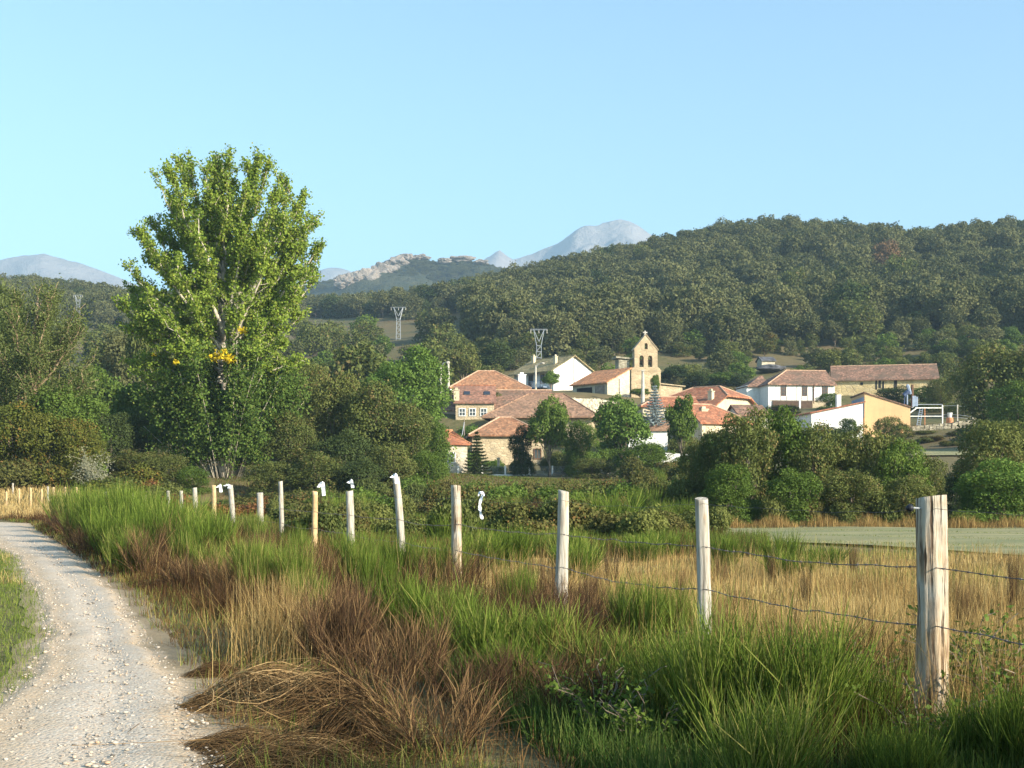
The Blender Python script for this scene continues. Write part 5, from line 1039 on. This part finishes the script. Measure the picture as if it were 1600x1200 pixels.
# white tapes tied to the top wire
def tape(label, px, py0, py1, Z, seed, wd=.05, bow=1):
    g = np.random.default_rng(seed); e = empty('tape', P(px, py0, Z), 0, label, 'tape', 'white tapes on the fence'); H_ = (py1 - py0) / F * Z
    def band(pts_, w_):
        V = []; n = len(pts_)
        for i, q in enumerate(pts_):
            a = (.8 if Z < 20 else .35) * math.sin(i * 1.1 + seed); d = Vector((math.cos(a), math.sin(a), .15 * g.normal())) * w_ * (1.0 if Z > 20 else .65) * (.55 + .45 * abs(math.sin(i * .9 + seed))); V += [Vector(q) - d, Vector(q) + d]
        V2 = [v + Vector((0, .0015, .0005)) for v in V]; k_ = len(V); Fc = [(2*i, 2*i+1, 2*i+3, 2*i+2) for i in range(n-1)] + [(k_+2*i+2, k_+2*i+3, k_+2*i+1, k_+2*i) for i in range(n-1)]
        return V + V2, Fc
    if Z > 20:                                                      # a strip folded over the wire: short end and long end
        up = Vector((0, 0, .02)); MB().add(*band([up, up + Vector((.012, -.01, -H_ * .35)), up + Vector((.02, .01, -H_ * .7)), up + Vector((.028, -.01, -H_))], wd * .62)).build('tail', M['tape'], e)
        MB().add(*band([up, up + Vector((-.5 * wd, .01, -.12 * H_)), up + Vector((-1.1 * wd, -.01, -.38 * H_))], wd * .55)).build('short_end', M['tape'], e)
        MB().tube([(-.02,0,.0),(0,0,.02),(.02,0,.0)], [.014,.024,.014], 7).build('knot', M['tape'], e); return e
    if H_ > .08:
        pts_ = [(.02 * math.sin(t * 5 + seed), .015 * math.cos(t * 4), -H_ * t) for t in np.linspace(0, 1, 12)]; mb = MB().add(*band(pts_, wd)); mb.build('tail', M['tape'], e)
    for s in (-1, 1):
        bow_ = bow * (.9 if Z > 20 else .6); pts_ = [(s * .05 * bow_ * t, .02 * math.sin(t * 3), .03 * math.sin(t * 3.1) - .02 * t) for t in np.linspace(0, 1.2, 6)]; MB().add(*band(pts_, wd * .55)).build('bow', M['tape'], e)
    MB().tube([(-.014,0,.01),(0,0,0),(.014,0,-.01)], [.012,.022,.012], 7).build('knot', M['tape'], e); return e
tape('long white tape with a bow hanging right of the fourth post', 752, 770, 811, 16.2, 2, .036, 1.0); tape('white tape draped over the top of the leaning curved post', 618, 743, 757, 20.3, 5, .06, .5); tape('small white tape knot above the very white post', 549, 752, 764, 23.5, 3, .055, .6); tape('white tape flag folded over the wire by the tan-white post', 504, 755, 776, 26.3, 4, .075, .45); tape('small white tape left of the leaning far post', 344, 758, 770, 43.5, 6, .09, .5); tape('white tape on the head of the far leaning post', 357, 758, 764, 41.0, 8, .12, 1.2)

# ------------------------------------------------------------------ broom, dead broom and cut heaps
BR = [whip_mesh('stems', np.random.default_rng(70 + i), 56, 26, 1.0, .45, .17, .0062, 0.0, .0) for i in range(4)]
BRF = [whip_mesh('stems', np.random.default_rng(80 + i), 40, 24, 1.0, .55, .2, .009, 0.0, .0) for i in range(3)]
BD = [whip_mesh('stems', np.random.default_rng(90 + i), 30, 26, 1.0, .45, .36, .0046, .22, 0.0) for i in range(3)]
def heap_mesh(seed, n, a, b, h, width):
    """combed pile of cut twigs: strands follow a mound's surface and droop over its edge"""
    g = np.random.default_rng(seed); K = 7; t = np.linspace(0, 1, K); x0 = g.normal(-.35, .45, n) * a; y0 = g.normal(0, .5, n) * b; L_ = g.uniform(.5, 1.2, n) * a; sl = g.normal(0, .8, n); cu = g.normal(0, .7, n)
    X = x0[:, None] + L_[:, None] * t; Y = y0[:, None] + L_[:, None] * (sl[:, None] * t + cu[:, None] * t ** 2)
    u = g.uniform(.25, 1.0, n)[:, None]; Zm = h * np.exp(-(X / a) ** 2 * 1.3 - (Y / b) ** 2 * 1.3) * u + .02; Zm += g.normal(0, .035, n)[:, None] * np.sin(t * 3.14) + (g.uniform(size=n) < .35)[:, None] * g.uniform(0, .42, n)[:, None] * t ** 2
    Pth = np.stack([X, Y, np.maximum(Zm, .008)], -1); W = np.repeat((width * g.uniform(.6, 1.5, n))[:, None], K, 1) * (1 - .7 * t); side = unit(np.cross(rdirs(n, g), unit(Pth[:, -1] - Pth[:, 0])))
    V, Q, tt = strips(Pth, W, side, np.clip(g.normal(.5, .3, n), 0, 1)); return np_mesh('heap', V, Q, tt)
CUT = [heap_mesh(7, 1100, .85, .6, .62, .0085), heap_mesh(8, 900, .8, .65, .5, .0085)]
for m in CUT: m.materials.append(M['cut_broom'])
for m in BR + BRF: m.materials.append(M['broom'])
for m in BD: m.materials.append(M['broom_dead'])
def clump(name, me, px, Z, h, wd, label, group, rz=None, cat='shrub', y=None):
    o = bpy.data.objects.new(name, me); col.objects.link(o); x = PX(px, Z); o.location = (x, Z, gz(x, Z) - .02); o.rotation_euler = (0, 0, rng.uniform(0, 6.28) if rz is None else rz); o.scale = (wd, wd, h); return tag(o, label, cat, group)
GB = 'green broom bushes in the foreground'
for px, Z, h, wd, lb in [(1120,7.2,.8,.8,'tall bright green broom left in the foreground group before the thick post'),(1250,7.0,.78,.85,'dense bright green broom in the middle of the foreground group'),(1340,7.2,.55,.65,'bright green broom just left of the thick post foot'),(1050,8.0,.6,.75,'green broom below the second fence post'),
        (1540,6.5,.42,.6,'shaded green broom right of the thick post foot'),(1615,6.3,.52,.7,'green broom at the lower right corner'),(1200,5.9,.55,.7,'low green broom at the bottom edge'),(1400,5.9,.42,.6,'low green broom at the bottom edge before the thick post'),
        (690,11.2,.66,.9,'rounded green broom under the fourth fence post'),(760,10.3,.58,.9,'large green broom between the third and fourth posts'),(850,10.4,.55,.85,'green broom at the foot of the third post'),(940,9.8,.42,.8,'green broom right of the third post'),(620,12.0,.7,.8,'green broom in front of the leaning post'),(800,9.2,.42,.75,'green broom low before the third post'),(985,9.0,.36,.65,'green broom between second and third posts, low')]:
    clump('broom_bush', BR[rng.integers(0, 4)], px, Z, h, wd, lb, GB)
for px, Z, h, wd in [(188,24,.8,.8),(172,27,.9,.8),(150,30,1.0,.9),(205,22,.7,.7),(128,35,1.1,1.0),(228,24.5,1.1,1.0),(200,28,1.25,1.1),(175,31,1.3,1.2),(150,35,1.45,1.2),(132,39,1.5,1.3),(116,44,1.5,1.4),(100,49,1.5,1.4),(252,26,1.25,1.1),(215,31,1.5,1.2),(190,35,1.6,1.3),(318,24,1.0,1.1),(290,27,1.15,1.2),(262,30,1.2,1.3),(235,34,1.35,1.4),(205,38,1.4,1.5),(180,42,1.5,1.5),(160,47,1.45,1.6),(140,52,1.3,1.5),(300,33,1.25,1.2),(225,45,1.3,1.4),(345,30,1.0,1.0)]:
    clump('broom_bush', BRF[rng.integers(0, 3)], px, Z, h, wd, 'bright green broom bush beside the bend of the gravel path', 'broom bushes beside the path bend')
g = np.random.default_rng(61)
for i in range(34):
    px, Z = g.uniform(540, 1050), g.uniform(21, 44)
    clump('broom_bush', BRF[g.integers(0, 3)], px, Z, g.uniform(.35, .75), g.uniform(.6, 1.1), 'green broom tuft in the rough meadow behind the fence', 'broom tufts behind the fence')
for i in range(60):
    Z = g.uniform(46, 106); px = g.uniform(490, 1080); dead = i % 4 == 0; h = g.uniform(.8, 1.5)
    if hides(px, Z, h * 1.15): continue
    clump('dead_broom' if dead else 'broom_bush', (BD if dead else BRF)[g.integers(0, 3)], px, Z, h, g.uniform(.9, 1.8), 'rusty broom patch on the rough ground toward the village' if dead else 'green broom bush on the rough ground toward the village', 'rusty broom on the rough ground' if dead else 'broom on the rough ground')
for i in range(16):
    px, Z = g.uniform(900, 1620), g.uniform(10, 23); clump('dock_plant', BD[g.integers(0, 3)], px, Z, g.uniform(.5, .75), g.uniform(.12, .25), 'rust-brown seeding stalks standing in the dry meadow', 'rusty stalks in the meadow', None, 'weed')
for px, Z, h, wd in [(955,36,1.35,1.9),(800,24,.8,.9),(1220,23,.7,.8),(1240,21,.5,.9),(1290,24,.45,.9),(1130,25,.6,.8),(560,36,.9,1.0),(700,30,.9,1.0)]:
    clump('broom_bush', BRF[rng.integers(0, 3)], px, Z, h, wd, 'green broom standing alone in the dry meadow', 'lone broom in the meadow')
GD = 'dead brown broom along the path'
for px, Z, h, wd, lb in [(530,10.6,.8,.7,'dark dead broom left of the green clump'),(660,9.4,.72,.6,'reddish-stemmed dead broom in the middle foreground'),(830,8.8,.5,.65,'arched dead broom curling over before the third post'),(590,9.0,.55,.7,'brown dead broom above the cut heap'),(745,8.5,.5,.6,'dead broom stems low in the centre'),(905,8.0,.5,.6,'dead broom in shade at the bottom centre'),(275,24.5,1.1,.75,'tall dark dead broom among the green ones at the path'),(105,47,1.0,1.3,'dark dead broom at the path bend'),(120,43,.8,1.3,'low dark dead broom beside the path bend'),(510,12.4,.6,.8,'brown dead broom behind the dry grass tuft'),(690,7.2,.5,.7,'dead broom in deep shade at the bottom')]:
    clump('dead_broom', BD[rng.integers(0, 3)], px, Z, h, wd, lb, GD)
for px, Z, h, wd, rz, lb in [(415,8.8,.62,.62,-.25,'large heap of cut brown broom lying at the path edge'),(510,8.4,.55,.55,2.7,'cut broom heap right of the large one'),(385,7.4,.22,.5,.15,'flat cut broom twigs spilling on the gravel at the bottom'),(545,7.3,.5,.5,-1.2,'drooping heap of cut broom at the bottom edge'),(335,10.3,.22,.3,.6,'small cut broom bundle lying on the grassy edge'),(318,8.7,.25,.22,2.9,'small straw-coloured twig bundle on the gravel edge'),(255,19.5,.3,.55,2.6,'dry broom twigs lying by the path at mid distance'),(470,7.0,.3,.6,.4,'thin litter of cut twigs at the bottom edge')]:
    clump('cut_broom', CUT[rng.integers(0, 2)], px, Z, h, wd, lb, 'heaps of cut broom', rz, 'heap')
g = np.random.default_rng(62)
for i in range(15):
    Z = 19 + 29 * i / 14 + g.uniform(-.9, .9); x = re_x(Z) + g.uniform(.2, 1.6); clump('dead_broom', BD[g.integers(0, 3)], 800 + x / Z * F, Z, g.uniform(.35, 1.0), g.uniform(.5, 1.1), 'dark brown dead broom leaning over the path edge', 'dead broom along the path edge')
for i in range(84):
    Z = 11 + 26 * g.uniform() ** 1.4; x = re_x(Z) + 1.3 + (fence_x(Z) + .3 - re_x(Z) - 1.3) * g.uniform(); px = 800 + x / Z * F
    if i % 3 == 0: clump('broom_bush', BRF[g.integers(0, 3)] if Z > 18 else BR[g.integers(0, 4)], px, Z, g.uniform(.45, .9), g.uniform(.5, .8), 'green broom sprout among the brown growth between path and fence', 'broom sprouts between path and fence')
    else: clump('dead_broom', BD[g.integers(0, 3)], px, Z, g.uniform(.35, .8), g.uniform(.5, .95), 'rusty dead broom among the brown grass between path and fence', 'rusty broom between path and fence')
# unseen tall broom added on the right to shade the bottom of the picture
for x, y, h, wd in [(2.7,3.9,2.0,1.0),(3.3,4.4,1.35,1.1),(4.1,5.0,1.3,1.3),(5.0,5.9,1.2,1.3),(2.7,3.1,2.0,1.2),(3.9,4.0,1.6,1.3),(5.9,6.9,1.1,1.2),(2.3,2.6,1.9,.9),(1.9,2.0,1.5,.8),(3.3,3.4,2.1,1.2)]:
    clump('broom_bush', BR[rng.integers(0, 4)], 800 + x / y * F, y, h, wd, 'unseen tall broom bush added on the right to shade the foreground', 'unseen broom added for shade')
# ------------------------------------------------------------------ grass
g = np.random.default_rng(91)
def area(n, y0, y1, xf0, xf1, pw=1.0):
    y = y0 + (y1 - y0) * g.uniform(0, 1, n) ** pw; a, b = xf0(y), xf1(y); return a + (b - a) * g.uniform(0, 1, n), y
def patch(x, y, s, seed, lo, hi):
    v = np.sin(x * s + seed + 1.7 * np.sin(y * s * .7 + seed * 2)) * np.cos(y * s * .9 - seed + 1.3 * np.sin(x * s * .6)); return g.uniform(lo, hi, len(x)) < v
def grass(name, label, x, y, h, width, lean, tint, mat, K=3, bend=1.6):
    tag(link(name, blades(name, x, y, h, width, lean, tint, g, K, None, bend), M[mat]), label, 'grass', None, 'stuff')
right = lambda y: y * .43 + 1.5
# dry meadow on the right of the fence
n = 150000; x, y = area(n, 6.5, 30, lambda y: np.maximum(fence_x(y) - .6, -y * .42 - 1), right, 1.25)
edge = ~((y > 25.5) & (x > 12.5 - (y - 26) * .6)); x, y = x[edge], y[edge]; hh = .20 + .26 * g.uniform(0, 1, len(x)) + .10 * np.sin(x * 1.1) * np.cos(y * .8); hh *= np.interp(y, [8, 16, 24, 30], [1.0, .8, .42, .3]) * (.75 + .5 * np.clip(np.sin(x * 2.3 + 2 * np.sin(y * 1.1)) * np.cos(y * 1.9 + x * .6), -.6, 1))
grass('dry_meadow', 'tan dry meadow grass behind the wire fence', x, y, hh,   .0032 + .00038 * y, .45, np.clip(g.normal(.46, .22, len(x)) + .2 * np.sin(x * 1.7 + 1.5 * np.sin(y * .9)) * np.cos(y * 1.2), 0, 1), 'straw')
n = 9000; x, y = area(n, 7, 30, lambda y: np.maximum(fence_x(y) - .4, -y * .42 - 1), right, 1.2); k_ = ~((y > 25.5) & (x > 12.5 - (y - 26) * .6)); x, y = x[k_], y[k_]
grass('tall_bents', 'tall pale seeding grass stalks standing over the meadow', x, y, g.uniform(.35, .8, len(x)) * np.interp(y, [8, 18, 30], [1.05, .85, .6]), .0035 + .0002 * y, .22, g.uniform(.55, 1, len(x)), 'straw', 4)
n = 36000; x, y = area(n, 12, 45, lambda y: np.maximum(fence_x(y) - 1.0, -y * .42 - 1), lambda y: np.minimum(right(y), np.where(y > 26, 12 - (y - 26) * .6, 99)), 1.2); k_ = patch(x, y, .55, 2.0, -.1, .9); x, y = x[k_], y[k_]
grass('green_meadow_grass', 'green grass mixed through the meadow', x, y, g.uniform(.15, .42, len(x)), .003 + .0003 * y, .3, g.uniform(.2, 1.1, len(x)), 'grass')
# rough land further left and back
n = 120000; x, y = area(n, 28, 103, lambda y: np.maximum(fence_x(y), -y * .16 - 6), lambda y: np.minimum(np.where(y < 52, 12 - (y - 26) * .55, y * .14), y * .2), 1.3)
grass('rough_grass', 'rough brown and green grass between the fence and the village', x, y, g.uniform(.15, .5, len(x)) * np.interp(y, [70, 85], [1, .35]), .006 + .0003 * y, .3, np.clip(g.normal(.4, .2, len(x)) + .25 * np.sin(x * .5 + 2) * np.cos(y * .21), 0, 1), 'straw_brown')
n = 120000; x, y = area(n, 28, 103, lambda y: np.maximum(fence_x(y), -y * .16 - 6), lambda y: np.minimum(np.where(y < 52, 12 - (y - 26) * .55, y * .14), y * .2), 1.3); k_ = patch(x, y, .3, 5.0, -.9, .7); x, y = x[k_], y[k_]
grass('rough_green_grass', 'green patches in the rough land', x, y, g.uniform(.25, .6, len(x)) * np.interp(y, [70, 85], [1, .35]), .006 + .0004 * y, .3, g.uniform(.1, .8, len(x)), 'grass')
# the strip between path and fence
strip0 = lambda y: re_x(y) + .12
def clearpath(x, y): return x > re_x(y) + .05 + .25 * np.abs(np.sin(y * 2.3))
n = 80000; x, y = area(n, 6.0, 62, lambda y: re_x(y) + .1, lambda y: fence_x(y) + .6, 1.35)
gap = np.interp(y, [6, 13, 17, 24], [1.5, 1.1, .5, .12]); k_ = (x - re_x(y) > gap) & ~((y < 10.3) & (x - re_x(y) < 2.8)) & ~(patch(x, y, .9, 4.0, -.2, 1.6) & (g.uniform(size=len(x)) < .75)); x, y = x[k_], y[k_]; d = np.clip((x - re_x(y) + .3) / 1.6, .3, 1)
grass('brown_grass', 'brown dry grass between the path and the fence', x, y, g.uniform(.2, .7, len(x)) * d * (.8 + .5 * np.sin(x * 2.9 + 2 * np.sin(y * 1.7)) * np.cos(y * 2.1)), .0035 + .00035 * y, .42, np.clip(g.normal(.34, .22, len(x)) + .30 * np.sin(x * 1.9 + y * .8) * np.cos(y * 1.3 + 1), 0, 1), 'straw_brown')
n = 2400; x, y = area(n, 12.5, 62, lambda y: re_x(y) + np.interp(y, [10, 20], [1.9, .8]), lambda y: fence_x(y) + .4, 1.2)
grass('pale_bents', 'pale straw stalks along the fence', x, y, g.uniform(.4, .85, len(x)), .0035 + .00025 * y, .3, g.uniform(.3, 1, len(x)), 'straw', 4)
n = 1000; a = g.normal(size=(n, 2)); x = PX(440, 11.4) + a[:, 0] * .24; y = 11.4 + a[:, 1] * .4
grass('straw_tuft', 'tall tuft of pale straw beside the path', x, y, g.uniform(.4, .85, n), np.full(n, .0055), .36, g.uniform(.2, .85, n), 'straw', 4)
n = 16000; x, y = area(n, 6.2, 60, lambda y: re_x(y) - .02, lambda y: re_x(y) + 1.5, 1.5); k_ = clearpath(x, y) & patch(x, y, 1.3, 1.0, -1.2, .5); x, y = x[k_], y[k_]
grass('verge_grass', 'short green and straw grass along the right path edge', x, y, g.uniform(.05, .22, len(x)), .004 + .0003 * y, .5, g.uniform(.1, 1, len(x)), 'grass')
n = 18000; x, y = area(n, 6.2, 24, lambda y: re_x(y) + .1, lambda y: re_x(y) + 2.8, 1.2); k_ = clearpath(x, y); x, y = x[k_], y[k_]
grass('verge_straw', 'short trampled straw on the right path edge', x, y, g.uniform(.05, .2, len(x)), .004 + .0003 * y, .8, g.uniform(.1, .9, len(x)), 'straw_brown')
# left verge
n = 46000; x, y = area(n, 8.6, 50, lambda y: np.maximum(le_x(y) - 3.5, -y * .43 - 1), lambda y: le_x(y) + .12, 1.3); k_ = (x < le_x(y) + .1 - .3 * np.abs(np.sin(y * 1.9)) * g.uniform(0, 1, len(x))); x, y = x[k_], y[k_]
grass('left_verge_grass', 'green grass on the left verge of the path', x, y, g.uniform(.04, .12, len(x)), .004 + .00035 * y, .6, g.uniform(.1, .78, len(x)), 'grass')
n = 6000; x, y = area(n, 20, 50, lambda y: np.maximum(le_x(y) - 3.5, -y * .43 - 1), lambda y: le_x(y) - .1, 1.2); k_ = patch(x, y, .8, 3.0, -.6, .8); x, y = x[k_], y[k_]
grass('left_verge_straw', 'dry straw on the left verge of the path', x, y, g.uniform(.06, .2, len(x)), .004 + .0003 * y, .6, g.uniform(.3, 1, len(x)), 'straw')
n = 30000; x, y = area(n, 62, 76, lambda y: -y * .44, lambda y: -y * .12, 1)
grass('bend_grass', 'golden dry grass at the path bend below the far posts', x, y, g.uniform(.12, .42, len(x)), np.full(len(x), .03), .35, g.uniform(.3, 1, len(x)), 'straw')
# tall dry fringe under the hedge
n = 22000; x, y = area(n, 48.8, 52, lambda y: 4 + 0 * y, lambda y: 26 + 0 * y)
grass('hedge_fringe', 'golden dry grass fringe along the hedge foot', x, y, g.uniform(.15, .6, n) * (.5 + .6 * np.sin(x * 1.7) ** 2), np.full(n, .018), .28, g.uniform(.35, 1, n), 'straw')
n = 40000; x, y = area(n, 25, 49.5, lambda y: np.maximum(5 + .5 * np.sin(y), 13 - (y - 26) * .55), lambda y: y * .43 + 1.5)
grass('mown_stubble', 'short grey-green stubble of the mown field', x, y, g.uniform(.03, .09, n), .01 + .0004 * y, .6, g.uniform(.3, 1, n), 'grass')
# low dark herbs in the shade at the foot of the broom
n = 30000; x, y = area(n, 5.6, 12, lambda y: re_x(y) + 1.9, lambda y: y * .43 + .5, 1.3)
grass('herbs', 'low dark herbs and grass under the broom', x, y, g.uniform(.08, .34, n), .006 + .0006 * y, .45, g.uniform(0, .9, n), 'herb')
# leafy brambles near the thick post
BRAM = []
for i in range(2):
    gg = np.random.default_rng(140 + i); mb = MB(); P_ = []; N_ = []
    for q in range(26):
        a = gg.uniform(0, 6.28); L_ = gg.uniform(.3, .9); c = [Vector((0, 0, 0))]
        for t in range(1, 6): u = t / 5; c.append(Vector((math.cos(a) * L_ * .6 * u, math.sin(a) * L_ * .6 * u, L_ * (1.1 * u - .45 * u * u))) + Vector(gg.normal(size=3)) * .02)
        mb.tube(c, [.004] * 6, 3)
        for t in range(1, 6):
            for s in range(5): P_.append(np.array(c[t]) + gg.normal(size=3) * .035); N_.append(unit(gg.normal(size=3) * .6 + np.array([0, 0, .8])))
    BRAM.append((mb.mesh('stems'), leaves('leaves', np.array(P_), np.array(N_), .024, gg)))
for px, Z, s, lb in [(1440,6.9,.75,'leafy bramble before the thick post foot'),(1560,8.6,1.0,'leafy dark bramble right of the thick post'),(1500,9.4,1.0,'leafy bramble behind the thick post'),(940,7.6,.8,'leafy herb clump in the shade at the bottom centre'),(1010,7.2,.7,'leafy herb clump left of the foreground broom'),(1590,7.6,.9,'leafy bramble at the right edge'),(1330,8.8,.8,'leafy sprig behind the foreground broom')]:
    planted('bramble', BRAM[rng.integers(0, 2)], (M['bark'], M['oak_green']), px, Z, s, lb, 'brambles at the fence foot', 'bramble', s, None, 0, 0)
# pebbles on the track
g = np.random.default_rng(17)
t_ = (1 + 5 ** .5) / 2; ico = unit(np.array([(-1,t_,0),(1,t_,0),(-1,-t_,0),(1,-t_,0),(0,-1,t_),(0,1,t_),(0,-1,-t_),(0,1,-t_),(t_,0,-1),(t_,0,1),(-t_,0,-1),(-t_,0,1)], float))
icf = np.array([(0,11,5),(0,5,1),(0,1,7),(0,7,10),(0,10,11),(1,5,9),(5,11,4),(11,10,2),(10,7,6),(7,1,8),(3,9,4),(3,4,2),(3,2,6),(3,6,8),(3,8,9),(4,9,5),(2,4,11),(6,2,10),(8,6,7),(9,8,1)])
n = 9000; y = 5.5 + 34 * g.uniform(0, 1, n) ** 2.4; tt = g.uniform(-.02, 1.06, n); x = le_x(y) + (re_x(y) - le_x(y)) * tt; s = np.exp(g.normal(math.log(.0048), .55, n)) * (1 + .015 * y); s = np.minimum(s, .019)
V = ico[None] * g.uniform(.7, 1.25, (n, 12, 1)) * (s[:, None] * np.stack([g.uniform(.8, 1.5, n), g.uniform(.8, 1.3, n), g.uniform(.45, .8, n)], -1))[:, None, :]; a = g.uniform(0, 6.28, n)[:, None]
V = np.stack([V[..., 0] * np.cos(a) - V[..., 1] * np.sin(a), V[..., 0] * np.sin(a) + V[..., 1] * np.cos(a), V[..., 2]], -1) + np.stack([x, y, .04 + s * .15], -1)[:, None]
k = NB('pebble'); t = k.n('ShaderNodeAttribute', attribute_name='tint').outputs['Fac']
M['pebble'] = k.surf(k.ramp(t, [(0, (.10, .09, .08)), (.12, (.28, .24, .20)), (.5, (.42, .36, .29)), (.8, (.48, .42, .35)), (.92, (.48, .32, .20)), (1, (.56, .52, .46))]), .9)
tag(link('gravel', np_mesh('gravel', V.reshape(-1, 3), (icf[None] + np.arange(n)[:, None, None] * 12).reshape(-1, 3), np.repeat(g.uniform(0, 1, n), 12)), M['pebble']), 'loose pebbles on the gravel path', 'gravel', None, 'stuff')

# ------------------------------------------------------------------ haze
if HAZE > 0:
    hz = MB().box(-5000, 5000, -260, 5400, -12, 866).mesh('haze'); k = NB('haze'); pv = k.n('ShaderNodeVolumePrincipled'); pv.inputs['Color'].default_value = (.52, .76, 1.0, 1); pv.inputs['Density'].default_value = HAZE; pv.inputs['Anisotropy'].default_value = 0.0
    k.l(pv.outputs[0], k.out.inputs['Volume']); tag(link('haze', hz, k.m), kind='stuff')
